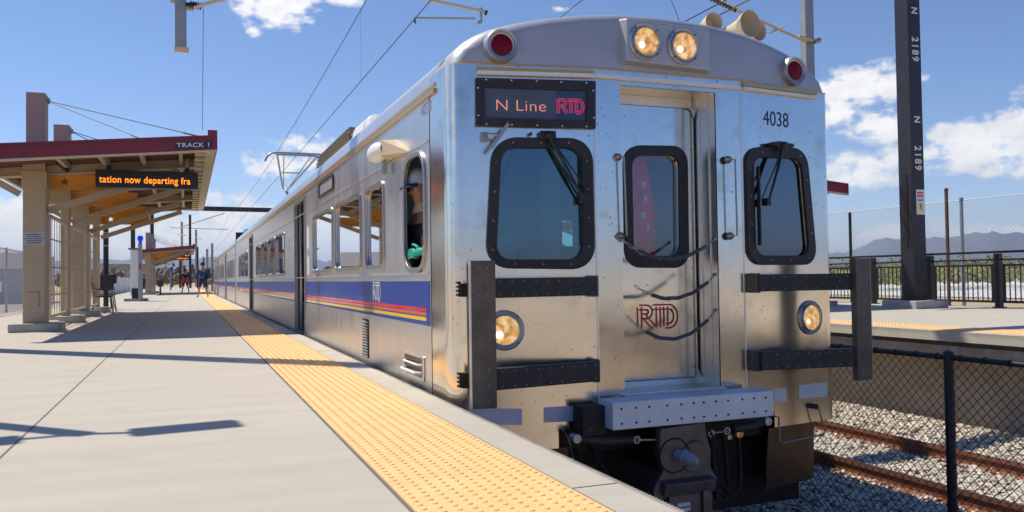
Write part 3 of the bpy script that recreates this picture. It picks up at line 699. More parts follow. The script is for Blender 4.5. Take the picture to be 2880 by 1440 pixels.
# --- barrier gates
def gate(sgn):
    cx = lambda x: x if sgn < 0 else 2*TC-x
    t = None
    for z0, z1, nm, dpt in ((.67, .795, 0, .05), (.09, .225, 1, .07)):
        A = Vector((cx(2.585), 5.06, (z0+z1)/2)); C = Vector((cx(1.79), 4.955, (z0+z1)/2)); d = (C-A).normalized(); nn = Vector((d.y, -d.x, 0)); 
        if nn.y > 0: nn = -nn
        b = MB(); b.obox((A+C)/2+nn*dpt/2-nn*.02, (C-A)/2, nn*dpt/2, (0, 0, (z1-z0)/2)); o = put('gate_arm', b, 'rubber', tr, bevel=.006)
        bb = MB()
        for k in range(9):
            for zz in (z0+.02, z1-.02):
                q = A.lerp(C, (k+.4)/9)+nn*(dpt-.0205); bb.lathe((q.x, q.y, zz), nn, [(0, .0042), (.002, .004), (.003, 0)], 6)
        tag(put('rivets', bb, 'steel', o), kind='stuff')
        b = MB(); b.obox(A+Vector((0, .03, 0)), Vector((.02, 0, 0)), (0, .05, 0), (0, 0, (z1-z0)/2+.01)); put('hinge', b, 'barrier', tr)
        # hinge knuckle outboard of the post
        b = MB(); xk = cx(1.62)
        b.box(min(xk, cx(1.66)), max(xk, cx(1.66)), 5.02, 5.09, z0+.01, z1-.03)
        for k in range(4): b.box(min(cx(1.60), xk)-.0, max(cx(1.60), xk)+.0, 5.03, 5.08, z0+.015+k*.026, z0+.03+k*.026)
        put('hinge_knuckle', b, 'under', tr)
    b = MB(); b.obox((cx(1.725), 4.925, .445), (.078, -sgn*-.008, 0), (0, .028, 0), (0, 0, .463)); o = put('gate_post', b, 'barrier', tr, bevel=.004)
    b = MB(); b.box(min(cx(1.643), cx(1.6465)), max(cx(1.643), cx(1.6465)), 4.905, 4.95, -.015, .905); put('post_sunlit_edge', b, 'galv', o)  # pale strip puts the sunlit outer side of the post into colour
    bb = MB()
    for z in (.86, .77, .69, .22, .12, .03):
        for x in (1.69, 1.75): bb.lathe((cx(x), 4.896-sgn*0, z), (0, -1, 0), [(0, .005), (.003, .0045), (.004, 0)], 6)
    tag(put('rivets', bb, 'steel', o), kind='stuff')
gate(-1); gate(1)
# --- headlights
def headlight(c, ax, r, parent, deep=.03):
    b = MB(); b.lathe(c, ax, [(-.01, r*1.38), (.012, r*1.38), (.020, r*1.28), (.014, r*1.12), (.026, r*1.08), (.028, r), (.012, r*.97)], 36); h = put('headlight', b, 'galv', parent, True)
    b = MB(); b.lathe(c, ax, [(.013, r*.98), (.022, r*.75), (.028, r*.4), (.030, 0)], 32); put('lens', b, 'lens', h, True)
    e = Vector(ax).normalized(); sd = Vector((0, 0, 1)).cross(e).normalized()
    b = MB(); b.lathe(Vector(c)-sd*r*-.45*0+Vector((-r*.42, 0, -r*.28)), ax, [(.024, r*.26), (.034, r*.16), (.036, 0)], 16); put('bulb', b, 'bulb', h, True)
    b = MB()
    for k in range(4):
        a = PI/4+k*PI/2; q = Vector(c)+(sd*math.cos(a)+Vector((0, 0, 1))*math.sin(a))*r*1.25; b.lathe(q, ax, [(.012, .007), (.022, .006), (.023, 0)], 6)
    tag(put('rivets', b, 'black', h), kind='stuff')
    return h
headlight(PL.pt(*PL.px(1419, 929)), PL.n, .099, tr); headlight(PR_.pt(*PR_.px(2277, 893), 0), PR_.n, .098, tr)
# --- numbers, labels
q0 = PR_.px(2146, 340); q1 = PR_.px(2231, 352); zz = PR_.px(2190, 338)[1]; hN = PR_.px(2190, 317)[1]-PR_.px(2190, 360)[1]
text('car_number', PR_, '4038', (q0[0], zz), hN*1.36, 'black', tr, .001, sx=(q1[0]-q0[0])/(hN*1.36*2.35), ext=.0006)
for pl, pts, m in ((PL, [(1337, 1148), (1468, 1150), (1468, 1195), (1337, 1194)], 'lav'), (PL, [(1529, 1146), (1656, 1138), (1656, 1183), (1529, 1188)], 'lav'),
                   (PR_, [(2176, 1094), (2211, 1090), (2211, 1129), (2176, 1131)], 'lavr'), (PR_, [(2247, 1083), (2326, 1074), (2326, 1115), (2247, 1122)], 'lavr')):
    sheet('reflective_label', pl, [P2(pl, pts)], .0015, m, tr, .0015)
# --- grab rods
def rod(name, pl, pts, r, m, off=.05, par=None, ends=True):
    P3 = [pl.pt(*pl.px(x, y), off) for x, y in pts]
    if ends: P3 = [pl.pt(*pl.px(*pts[0]), .002)]+P3+[pl.pt(*pl.px(*pts[-1]), .002)]
    b = MB(); b.tube(P3, r, 8); return put(name, b, m, par or tr, True)
for pl, x0, y0, x1, y1, s in ((PL, 1744, 443, 1752, 664, -1), (PR_, 2052, 450, 2058, 664, -1)):
    if pl is PL: pl = PC
    h = rod('grab_rail', pl, [(x0, y0), (x1, y1)], .0065, 'steel', .055)
    for (x, y) in ((x0, y0), (x1, y1)):
        q = pl.px(x, y); b = MB(); b.lathe(pl.pt(q[0]-.025, q[1], .001), pl.n, [(0, .03), (.02, .026), (.04, .012), (.05, 0)], 12); put('rail_bracket', b, 'steel', h, True)
h = rod('step_iron', PR_, [(2284, 1142), (2302, 1207), (2300, 1218), (2185, 1243), (2176, 1236), (2173, 1170)], .0075, 'steel', .06)
b = MB(); q = PR_.px(2284, 1142); b.lathe(PR_.pt(*q, .0), PR_.n, [(0, .022), (.05, .02), (.06, 0)], 10); put('rod_boss', b, 'black', h)
h = rod('step_iron', PL, [(1584, 1214), (1596, 1245), (1607, 1284), (1520, 1284)], .0075, 'steel', .06)
b = MB(); q = PL.px(1584, 1214); b.lathe(PL.pt(*q, .0), PL.n, [(0, .022), (.05, .02), (.06, 0)], 10); put('rod_boss', b, 'black', h)
# --- wipers
def wiper(pl, pivot, tip, tip2, blade, name='wiper'):
    q = pl.px(*pivot); c = pl.pt(q[0], q[1], .03)
    b = MB(); b.obox(c, pl.u*.055, pl.n*.035, pl.v*.03); b.lathe(c, pl.n, [(0, .03), (.05, .028), (.06, .01), (.06, 0)], 14); w = put(name, b, 'black', tr, bevel=.006)
    for p_, r_, o_ in ((tip, .012, .075), (tip2, .006, .07)):
        a = pl.pt(q[0], q[1], .06); e = pl.pt(*pl.px(*p_), o_); b = MB(); b.tube([a, a.lerp(e, .4)+pl.n*.01, e], [r_*1.5, r_, r_*.7], 8); put('wiper_arm', b, 'black', w, True)
    a = pl.pt(*pl.px(*blade[0]), .045); e = pl.pt(*pl.px(*blade[1]), .045); b = MB(); b.beam(a, e, .012, .03, pl.n); put('wiper_blade', b, 'rubber', w)
    a = pl.pt(*pl.px(*tip), .075); b = MB(); b.obox(a-pl.n*.02, pl.u*.02, pl.n*.028, pl.v*.028); put('blade_joint', b, 'black', w)
wiper(PL, (1536, 384), (1632, 562), (1650, 550), ((1634, 440), (1640, 690)))
b = MB(); b.tube([PL.pt(*PL.px(1536, 402), .03), PL.pt(*PL.px(1590, 500), .035), PL.pt(*PL.px(1634, 572), .03)], .009, 6); put('washer_hose', b, 'black', tr, True)
wiper(PR_, (2185, 412), (2140, 570), (2122, 562), ((2119, 470), (2124, 690)))
b = MB(); q = PR_.px(2185, 410); b.obox(PR_.pt(q[0], q[1], .05), PR_.u*.11, PR_.n*.02, PR_.v*.014); put('wiper_bar', b, 'black', tr)
# --- small folded mirror left of the windscreen
b = MB(); b.obox(PL.pt(*PL.px(1395, 391), .12), (PL.u*.062+PL.v*.085), PL.n*.008, (PL.v*.01-PL.u*.008)*1.0); b.tube([PL.pt(*PL.px(1362, 386), .0), PL.pt(*PL.px(1366, 382), .08), PL.pt(*PL.px(1392, 388), .12)], .009, 8); b.obox(PL.pt(*PL.px(1361, 386), .02), PL.u*.022, PL.n*.02, PL.v*.03)
put('cab_mirror', b, 'steel', tr, bevel=.002)
b = MB(); b.lathe(PL.pt(*PL.px(1489, 379), .02), PL.n, [(-.02, .012), (.02, .012), (.025, 0)], 8); put('washer_nozzle', b, 'black', tr)
# --- sagging guard chains across the end door
def sag(a, c, dip, n=16): return [Vector(a).lerp(Vector(c), i/n)-Vector((0, 0, dip*4*(i/n)*(1-i/n))) for i in range(n+1)]
for (p0, p1, low) in (((1737, 664), (2010, 672), 728), ((1786, 804), (2012, 772), 838), ((1764, 890), (2014, 872), 953)):
    a = aty(*p0, YF-.02); c = aty(*p1, YF-.02); md = aty((p0[0]+p1[0])/2, low, YF-.02); dip = (a.z+c.z)/2-md.z
    pts = sag(a, c, dip, 20); b = MB()
    for i, (p, q) in enumerate(zip(pts, pts[1:])):
        m_ = (p+q)/2; d = (q-p)*.62; s1 = Vector((0, .010, 0)) if i % 2 else Vector((0, 0, .010))
        b.tube([m_-d, m_-d*.5+s1, m_+d*.5+s1, m_+d, m_+d*.5-s1, m_-d*.5-s1, m_-d], .0032, 5, False)
    ch = put('guard_chain', b, 'steel', tr)
    sl_ = pts[4:19]; b = MB(); b.tube([p+Vector((0, 0, .003*math.sin(i*1.7))) for i, p in enumerate(sl_)], .0135, 8); put('chain_sleeve', b, mat('grey_hose_%d' % low, (.06, .065, .08), .55, 0, .4, 30, .4, 40), ch, True)
    b = MB(); b.lathe(c+Vector((0, .02, 0)), (0, -1, 0), [(0, .012), (.03, .012), (.035, 0)], 8); put('chain_hook', b, 'steel', ch)

# --- roof cap over the cab
AR = [(-1.600, 2.20), (-1.585, 2.30), (-1.55, 2.36), (-1.48, 2.425), (-1.40, 2.475), (-1.30, 2.52), (-1.15, 2.565), (-.95, 2.608), (-.7, 2.645), (-.4, 2.678), (-.15, 2.69), (0, 2.692)]
AR = AR+[(-a, z) for a, z in AR[:-1][::-1]]
def yfront(X):
    if X < 2.65: return YF+(2.65-X)*.1604
    if X > 3.86: return YF+(X-3.86)*.1604
    return YF
rows = []
for (ins, dy) in ((0, .42), (0, .13), (.012, .075), (.035, .035), (.07, .012), (.11, .002)):
    row = []
    for a, z in AR:
        s = max(0., (1.6-ins*.9)/1.6); zz = max(ZS+.004, z-ins*(.75 if abs(a) < 1.5 else .3)); X = TC+a*s
        row.append((X, yfront(X)+dy, zz))
    rows.append(row)
rows.append([(p[0], yfront(p[0]), ZS+.002) for p in rows[-1]])
b = MB(); b.grid(rows); cap = put('cab_roof_cap', b, 'ss_cap', tr, True)
b = MB()
b.tube([(TC-1.555, yfront(1.7)+.0, ZS)]+[(x, yfront(x)-.002, ZS+.0) for x in (1.9, 2.65, 3.86, 4.6)]+[(TC+1.555, yfront(4.81), ZS)], .006, 6); put('cap_seam', b, 'gold', cap)
# lamp pod
lp = [(2.84, 2.27), (3.62, 2.25), (3.62, 2.585), (2.84, 2.60)]
b = MB(); f0, f1 = 5.045, 5.30
b.add([(x, f0 if k == 0 else f1, z) for k in (0, 1) for x, z in [(2.86, 2.30), (3.545, 2.285), (3.545, 2.585), (2.86, 2.60)]], [(0, 1, 2, 3), (0, 4, 5, 1), (3, 2, 6, 7), (0, 3, 7, 4)])
b.v[4] = (2.835, f1, 2.275); b.v[7] = (2.835, f1, 2.66); b.v[5] = (3.68, f1, 2.262); b.v[6] = (3.68, f1, 2.66)
b.f.append((1, 5, 6, 2)); pod = put('headlight_pod', b, 'ss_cap', cap, bevel=.014, fixn=True)
for x, y in ((1815, 118), (1922, 131)): headlight(aty(x, y, 5.043), (0, -1, 0), .098, tr)
def marker(c, ax):
    b = MB(); b.lathe(c, ax, [(-.06, .116), (.0, .114), (.022, .104), (.018, .09), (.008, .086), (.006, .076), (.004, .074)], 32); h = put('marker_light', b, 'galv', tr, True)
    b = MB(); b.lathe(c, ax, [(.005, .075), (.014, .05), (.018, 0)], 28); put('lens', b, 'redlens', h, True)
ml = aty(1411, 127, 5.18); marker(ml, (-.12, -1, 0)); mr_ = aty(2235, 199, 5.18); marker(mr_, (.06, -1, 0))
# roof horns
def horn(p, d, l, r):
    d = Vector(d).normalized(); p = Vector(p); b = MB(); b.lathe(p, d, [(0, .02), (.0, .035), (l*.35, .045), (l*.7, .07), (l*.9, r*.92), (l, r), (l, r*.96), (l*.8, r*.8), (l*.6, .05), (l*.58, 0)], 22); return b
ht = root('x', (0, 0, 0)); D.objects.remove(ht)
for x, y, Y, l, r, dd in ((2012, 62, 5.75, .24, .082, (-.05, -1, .0)), (2100, 62, 5.45, .32, .11, (.12, -1, -.02)), (2128, 82, 5.8, .26, .085, (.1, -1, -.05))):
    p = aty(x, y, Y); o = put('horn', horn(p+Vector((0, l, 0)), dd, l, r), 'tan_l', tr, True)
    b = MB(); b.tube([p+Vector((0, l, 0)), (p.x, p.y+l, 2.62)], .018, 8); put('horn_stand', b, 'galv', o)
for x in (2.8, 3.62): b = MB(); b.lathe((x, 5.5, 2.68), (0, 0, 1), [(0, .09), (.03, .08), (.045, .03), (.045, 0)], 18); put('roof_hatch', b, 'ss_cap', tr, True)

# --- underframe, pilot, coupler
b = MB(); b.box(1.9, 4.6, 5.45, 30, -1.02, -.30); b.box(1.75, 4.75, 5.50, 31.9, -.30, -.06); put('underframe', b, 'under', tr)
b = MB(); b.box(2.38, 4.12, YF+.12, YF+.4, ZB-.06, dz0-.06); put('coupler_pocket', b, 'under', tr)
def pilot(sgn):
    cx = lambda x: x if sgn < 0 else 2*TC-x
    b = MB(); pts = [(cx(2.42), YF+.05), (cx(1.86), YF+.20), (cx(1.80), YF+.40)]
    tops = [(x, y, ZB+.0) for x, y in pts]; bots = [(x+(.03*sgn*-1 if i == 0 else 0), y+.02, -.84) for i, (x, y) in enumerate(pts)]
    b.grid([tops, bots]); o = put('pilot_plate', b, 'plow', tr)
    m_ = o.modifiers.new('solid', 'SOLIDIFY'); m_.thickness = .012
pilot(-1); pilot(1)
cp = MB(); cy = 4.86
PK = Plane((3.15, cy, -.4), (1, 0, 0))
sheet('coupler_head', PK, [[(-.185, .16), (.155, .175), (.165, .09), (.20, -.02), (.19, -.12), (.24, -.21), (.22, -.28), (.15, -.20), (.06, -.17), (-.03, -.21), (-.12, -.22), (-.16, -.30), (-.25, -.33), (-.24, -.22), (-.17, -.12), (-.20, 0)]], .05, 'coupler', tr, -.05, bevel=.008)
b = MB(); b.lathe((3.06, cy-.001, -.42), (0, -1, 0), [(0, .125), (.012, .12), (.004, .10), (-.03, .03), (-.03, 0)], 28); put('coupler_funnel', b, 'under', tr, True)
b = MB(); b.lathe((3.22, cy-.001, -.44), (0, -1, 0), [(0, .115), (.012, .11), (.004, .09), (-.03, .03), (-.03, 0)], 28); put('coupler_funnel', b, 'coupler', tr, True)
b = MB(); b.lathe((3.09, cy, -.42), (.30, -1, -.12), [(0, .045), (.05, .045), (.05, .052), (.07, .052), (.07, .046), (.13, .042), (.17, .02), (.175, 0)], 20); put('coupler_pin', b, 'galvp', tr, True)
b = MB(); b.obox((3.15, cy-.03, -.63), (.20, 0, 0), (0, .035, .008), (0, .012, -.045)); b.box(2.99, 3.33, cy-.05, cy+.1, -.90, -.672); b.box(3.24, 3.29, cy-.075, cy-.052, -.90, -.66)
ew = put('electric_head', b, 'coupler', tr, bevel=.006)
b = MB(); b.box(3.05, 3.15, cy-.054, cy-.051, -.755, -.73); b.box(3.05, 3.15, cy-.054, cy-.051, -.785, -.765); put('contact_label', b, 'lavr', ew)
b = MB(); b.tube([(3.35, cy, -.27), (3.385, cy-.02, -.36), (3.37, cy, -.46)], .008, 6); b.box(3.02, 3.30, cy+.01, 5.6, -.55, -.35); put('drawbar', b, 'under', tr)
for (p0, p1, p2, p3) in (((1615, 1231), (1785, 1236), (1792, 1237), (1872, 1236)), ((2150, 1183), (2060, 1205), (2045, 1212), (2000, 1219))):
    a = aty(*p0, 5.02); c = aty(*p1, 4.95); e0_ = aty(*p2, 4.93); e1_ = aty(*p3, 4.9)
    b = MB(); b.tube([a, (a+c)/2+Vector((0, 0, -.012)), c], [.034, .04, .028], 12); h = put('air_hose', b, 'rubber', tr, True)
    b = MB(); b.tube([e0_, e1_], .006, 6); 
    for q in (e0_, e1_): b.tube([q+Vector((.022*math.cos(t), 0, .022*math.sin(t))) for t in [2*PI*k/10 for k in range(11)]], .007, 6)
    b.lathe(a, (0, -1, 0), [(-.02, .03), (.05, .03), (.055, 0)], 12); put('hose_hook', b, 'galv', h)
for x in (2.5, 2.62, 3.6, 3.72, 3.85):
    xe = TC+(x-TC)*.45; b = MB(); b.tube([Vector((x, 5.22, -.40)).lerp(Vector((xe, 5.15, -.60)), k/10)-Vector((0, .16*math.sin(PI*k/10), (.28+.05*math.sin(x*9))*math.sin(PI*k/10))) for k in range(11)], .017, 8); put('jumper_cable', b, 'under', tr, True)
b = MB(); b.lathe((3.7, 5.05, -.35), (0, -1, 0), [(0, .03), (.06, .03), (.065, 0)], 12); b.lathe((3.62, 5.05, -.37), (0, -1, 0), [(0, .022), (.05, .02), (.055, 0)], 12); put('cable_plug', b, 'gold', tr, True)
# wheels
for yy in (7.2, 9.7):
    for x in (TC-.72, TC+.72):
        b = MB(); b.lathe((x-.06, yy, -.78), (1, 0, 0), [(0, .43), (.03, .45), (.03, .42), (.13, .415), (.13, .3), (.09, .28), (.09, 0)], 36); put('wheel', b, 'under', tr, True)

# ================================================================== TRAIN SIDES, ROOF, SECOND CAR
CARL = 26.9
WINS = [(7.32, 8.10), (8.38, 9.90), (10.14, 11.78), (15.5, 17.0), (17.2, 18.7), (18.9, 20.4), (20.6, 22.1), (25.32, 26.96), (27.2, 28.72), (29.0, 29.78)]
DOORS = [(12.62, 13.85), (23.25, 24.48)]
def sy(y0, y1, z0, z1, r): return rect(-y1, -y0, z0, z1, r)
def car_side(tr, off, lead):
    ya, yb = (5.78 if lead else 5.25)+off, 31.85+off
    holes = []
    wn_ = [(a+off, c+off) for a, c in WINS]
    if not lead: wn_ = [(5.95+off, 6.7+off)]+wn_
    for a, c in wn_: holes.append(sy(a, c, .93, 1.66, .09))
    for a, c in DOORS: holes.append([(-c-off, .0), (-a-off, .0), (-a-off, 2.03), (-c-off, 2.03)])
    if lead: holes.append(sy(5.93, 6.53, .88, 1.74, .20))
    sheet('side_panel', PS, [[(-yb, -.30), (-ya, -.30), (-ya, 2.17), (-yb, 2.17)]]+holes, .012, 'ss_side', tr, -.012)
    for a, c in wn_:
        f = sheet('side_window', PS, [sy(a-.03, c+.03, .90, 1.69, .11), sy(a, c, .93, 1.66, .09)], .010, 'steel', tr, .001, bevel=.004)
        sheet('window_pane', PS, [sy(a-.005, c+.005, .925, 1.665, .09)], .004, 'glass_side', f, -.02)
    if lead: sheet('cab_window_frame', PS, [sy(5.90, 6.56, .85, 1.77, .23), sy(5.93, 6.53, .88, 1.74, .20)], .012, 'steel', tr, .001, bevel=.005)
    for i, (a, c) in enumerate(DOORS):
        a += off; c += off; open_ = lead and i == 0
        b = MB()
        for y in (a, c): b.box(TX0-.02, TX0+.10, y-.03, y+.03, 0, 2.03)
        b.box(TX0-.02, TX0+.10, a, c, 2.0, 2.06); b.box(TX0-.035, TX0+.10, a-.05, c+.05, -.03, -.001); f = put('door_frame', b, 'steel', tr)
        yy = (a, c)
        lf = [(a+.02, (a+c)/2), ((a+c)/2, c-.02)]
        if open_: lf = [(c-.20, c-.02)]
        for (p, q) in lf:
            PD2 = Plane((TX0+.055, 0, 0), (0, -1, 0))
            o = sheet('door_leaf', PD2, [[(-q, .02), (-p, .02), (-p, 2.0), (-q, 2.0)]]+([] if open_ else [sy(p+.13, q-.13, .75, 1.72, .06)]), .02, 'ss_side', f, -.02)
            if not open_: sheet('door_glass', PD2, [sy(p+.12, q-.12, .74, 1.73, .06)], .004, 'glass_side', o, -.014)
            b = MB(); b.box(TX0+.03, TX0+.06, q-.012, q+.004, .02, 2.0); put('rubber_edge', b, 'rubber', o)
    # belt rails and gutter
    b = MB(); b.box(TX0-.010, TX0-.0005, ya+.05, yb, 1.80, 1.815); b.box(TX0-.012, TX0-.0005, ya+.05, yb, .832, .846); put('belt_rail', b, 'ss_roof', tr)
    b = MB(); b.box(TX0-.016, TX0+.02, ya-.15*lead, yb, 2.115, 2.15); b.box(TX0-.006, TX0+.02, ya-.15*lead, yb, 2.165, 2.19); put('gutter', b, 'gold', tr)
    b = MB(); b.box(TX0-.004, TX0, yb-.05, yb+.0, -.3, 2.17); put('side_post', b, 'steel', tr)
    # livery band, broken at the doors
    segs = [(ya+.045, DOORS[0][0]+off-.06), (DOORS[0][1]+off+.06, DOORS[1][0]+off-.06), (DOORS[1][1]+off+.06, yb-.6)]
    for k, (a, c) in enumerate(segs):
        o = sheet('livery_band', PS, [[(-c, .47), (-a, .453), (-a, .78), (-c, .78)]], .0015, 'blue', tr, .0012)
        for z0, z1, m in ((.556, .583, 'sred'), (.525, .549, 'sora'), (.486, .514, 'syel')):
            sheet('livery_stripe', PS, [[(-c+.01, z0), (-a-.10 if k == 0 and lead else -a, z0), (-a-.10 if k == 0 and lead else -a, z1), (-c+.01, z1)]], .001, m, o, .0030)
    # roof shell and far side
    rows = []
    for y in ((5.55 if lead else 5.2)+off, 18+off, 31.85+off):
        rows.append([(TC-1.612, y, 2.165)]+[(TC+a, y, z) for a, z in AR]+[(TC+1.612, y, 2.165)])
    b = MB(); b.grid(rows); put('roof', b, 'ss_roof', tr, True)
    PO = Plane((TX1, 0, 0), (0, 1, 0))
    hs = [rect(a, c, .93, 1.66, .09) for a, c in [(q+off, w+off) for q, w in WINS]]
    if lead: hs.append(rect(5.93, 6.55, .9, 1.72, .15))
    sheet('side_panel', PO, [[(ya, -.30), (yb, -.30), (yb, 2.17), (ya, 2.17)]]+hs, .012, 'ss_side', tr, -.012)
    b = MB(); b.box(TX0+.03, TX1-.03, ya, yb, -.06, -.005); put('floor', b, 'grey_in', tr)
    b = MB(); b.box(TX0+.02, TX1-.02, yb-.03, yb, -.3, 2.17); b.box(TX0+.3, TX1-.3, yb+.001, yb+.24, -.2, 2.2); put('car_end', b, 'rubber', tr)
car_side(tr, 0, 1)
b = MB(); b.box(TX0+.03, TX1-.03, 5.6, 31.7, 2.10, 2.13); put('ceiling', b, 'grey_in', tr)
PB = Plane((2.65, 7.22, 0), (1, 0, 0))
sheet('cab_bulkhead', PB, [[(-.98, 0), (2.19, 0), (2.19, 2.1), (-.98, 2.1)], rect(.95, 1.62, 0.95, 1.75, .06), rect(.57, .86, 1.09, 1.34, .03), rect(-.55, -.3, 1.02, 1.45, .03)], .03, 'teal_in', tr)
b = MB(); b.box(1.7, 2.72, 5.45, 5.85, .0, .93); b.box(3.78, 4.8, 5.45, 5.85, 0, .9); put('cab_console', b, 'grey_in', tr, bevel=.02)
b = MB(); b.box(2.05, 2.5, 6.55, 6.65, .45, 1.15); b.box(2.05, 2.5, 6.15, 6.6, .42, .5); put('driver_seat', b, 'seat', tr, bevel=.03)
b = MB()
for k in range(2): b.box(1.76, 1.80, 5.86+.001, 5.95, .955+.1*k, .965+.1*k); 
b.tube([(1.9, 5.6, 1.0), (2.02, 5.62, 1.02)], .006, 6); b.box(2.02, 2.3, 5.75, 5.77, .95, 1.12); b.box(4.55, 4.6, 5.7, 5.72, .9, 1.5)
put('cab_fitting', b, 'steel', tr)
b = MB(); b.box(2.72, 2.76, 5.9, 7.2, 0, 1.05); b.box(2.74, 2.76, 5.95, 6.3, 1.05, 1.75); put('cab_partition', b, 'teal_in', tr)
b = MB(); b.box(2.35, 2.55, 7.17, 7.21, 1.35, 1.75); b.box(3.95, 4.2, 7.17, 7.21, .8, 1.3); put('equipment_locker', b, 'grey_in', tr, bevel=.01)
# passenger seats seen through the open door and windows
for i in range(4):
    b = MB(); y = 8.0+i*.95; b.box(1.8, 2.75, y, y+.45, .4, .5); b.box(1.8, 2.75, y+.42, y+.5, .4, 1.1); put('passenger_seat', b, 'seat', tr, bevel=.02)
b = MB(); b.tube([(2.1, 12.9, 0), (2.1, 12.9, 2.1)], .018, 8); b.tube([(2.1, 13.6, 0), (2.1, 13.6, 2.1)], .018, 8); tag(put('handhold_pole', b, 'syel', tr), kind='stuff')
b = MB(); b.box(2.6, 2.63, 12.2, 14.3, 0, 2.08); put('dark_interior_sheet', b, 'dark', tr)  # near-black sheet stands in for the unlit interior behind the open door

# louvred vent, step, signs on the side
b = MB()
for k in range(13): b.obox((TX0-.006, 8.18, .045+k*.028), (.008, 0, .005), (0, .13, 0), (-.002, 0, .005))
v = put('louvred_vent', b, 'steel', tr)
sheet('vent_backing', PS, [sy(8.02, 8.34, .03, .41, .02)], .001, 'dark', v, .0008)
f = sheet('step_recess', PS, [sy(5.99, 6.62, .03, .22, .03), sy(6.03, 6.58, .05, .20, .02)], .008, 'ss_roof', tr, .001)
sheet('recess_back', PS, [sy(6.03, 6.58, .05, .20, .02)], .001, 'plow', f, .001)
b = MB(); b.tube([(TX0-.002, 6.55, .09), (TX0-.05, 6.52, .09), (TX0-.05, 6.09, .09), (TX0-.002, 6.06, .09)], .012, 8); b.tube([(TX0-.002, 6.55, .15), (TX0-.03, 6.52, .15), (TX0-.03, 6.09, .15), (TX0-.002, 6.06, .15)], .009, 8); put('step_handle', b, 'white', f, True)
f = sheet('side_display', PS, [sy(10.0, 11.22, 1.885, 2.085, .06), sy(10.08, 11.14, 1.915, 2.055, .04)], .014, 'rubber', tr, .001)
sheet('display_glass', PS, [sy(10.08, 11.14, 1.915, 2.055, .04)], .002, 'ss_roof', f, .002)
rtd_logo('side_logo', PS, (-7.63, .683), .34, .165, 'swht', tr, .0045, .021)
text('side_number', PS, '4038', (-6.02, 2.045), .125, 'steel', tr, .001, sx=1.15, ext=.0005)
for k, m in enumerate(('sora', 'sgreen', 'steal')):
    sheet('warning_sticker', PS, [circ((-14.75, 1.62-k*.125), .055, 16)], .001, m, tr, .001)
for z0, z1 in ((1.25, 1.58), (.88, 1.15)):
    sheet('door_notice', PS, [[(-12.44, z0), (-12.22, z0), (-12.22, z1), (-12.44, z1)]], .001, 'swht', tr, .001)
sheet('red_notice', PS, [[(-11.5, .86), (-11.1, .86), (-11.1, .885), (-11.5, .885)]], .001, 'sred', tr, .001)
# rear-view camera pod
b = MB(); rows = []
for k in range(11):
    t = k/10; y = 6.78+.56*t; r_ = .088*math.sqrt(max(0, 1-((t-.45)/.56)**2)) if t > .45 else .088*(.55+.45*t/.45); 
    rows.append([(1.545-.0+r_*1.05*math.cos(a)*(1.0), y, 1.895+r_*math.sin(a)) for a in [2*PI*j/16 for j in range(17)]])
b.grid(rows); o = put('camera_pod', b, 'white', tr, True)
b = MB(); b.add([(TX0, 6.35, 1.80), (TX0, 6.8, 1.97), (TX0, 6.8, 1.82), (1.50, 6.8, 1.96), (1.50, 6.8, 1.83), (TX0, 7.2, 1.96), (TX0, 7.2, 1.82)], [(0, 3, 1), (0, 2, 4), (0, 4, 3), (1, 3, 5), (3, 4, 6, 5), (2, 6, 4)]); put('pod_mount', b, 'tan_l', o)
b = MB(); b.box(1.56, 1.60, 6.98, 7.06, 1.70, 1.81); put('pod_foot', b, 'galvp', o, bevel=.01)

# roof equipment
b = MB()
b.add([(2.22, 10.9, 2.5), (4.29, 10.9, 2.5), (4.29, 15.6, 2.5), (2.22, 15.6, 2.5), (2.34, 11.3, 3.10), (4.17, 11.3, 3.10), (4.17, 15.5, 3.10), (2.34, 15.5, 3.10)], [(0, 1, 5, 4), (1, 2, 6, 5), (2, 3, 7, 6), (3, 0, 4, 7), (4, 5, 6, 7)])
hv = put('air_conditioning_unit', b, 'white', tr, bevel=.10)
b = MB()
for j in range(24):
    for k in range(4):
        y = 12.4+j*.14+(k % 2)*.05; z = 2.88+k*.062; b.box(2.245+k*.01, 2.33+k*.01, y, y+.07, z, z+.034)
lv = put('louvre_grid', b, mat('louvre_brown', (.22, .18, .12), .7), hv); lv['kind'] = 'stuff'
for y0, y1, z1, x0, x1 in ((18.5, 20.5, 2.92, 2.3, 4.2), (21.5, 22.6, 2.85, 2.0, 2.9), (34.5, 38, 2.98, 2.3, 4.2), (44, 46, 2.9, 2.3, 4.2)):
    pass
for y0, y1, z1 in ((17.9, 19.2, 2.86), (20.2, 21.2, 2.90), (28.4, 29.8, 2.80)):
    b = MB(); b.box(2.25, 4.2, y0, y1, 2.55, z1); put('roof_box', b, 'galvp', tr, bevel=.04)
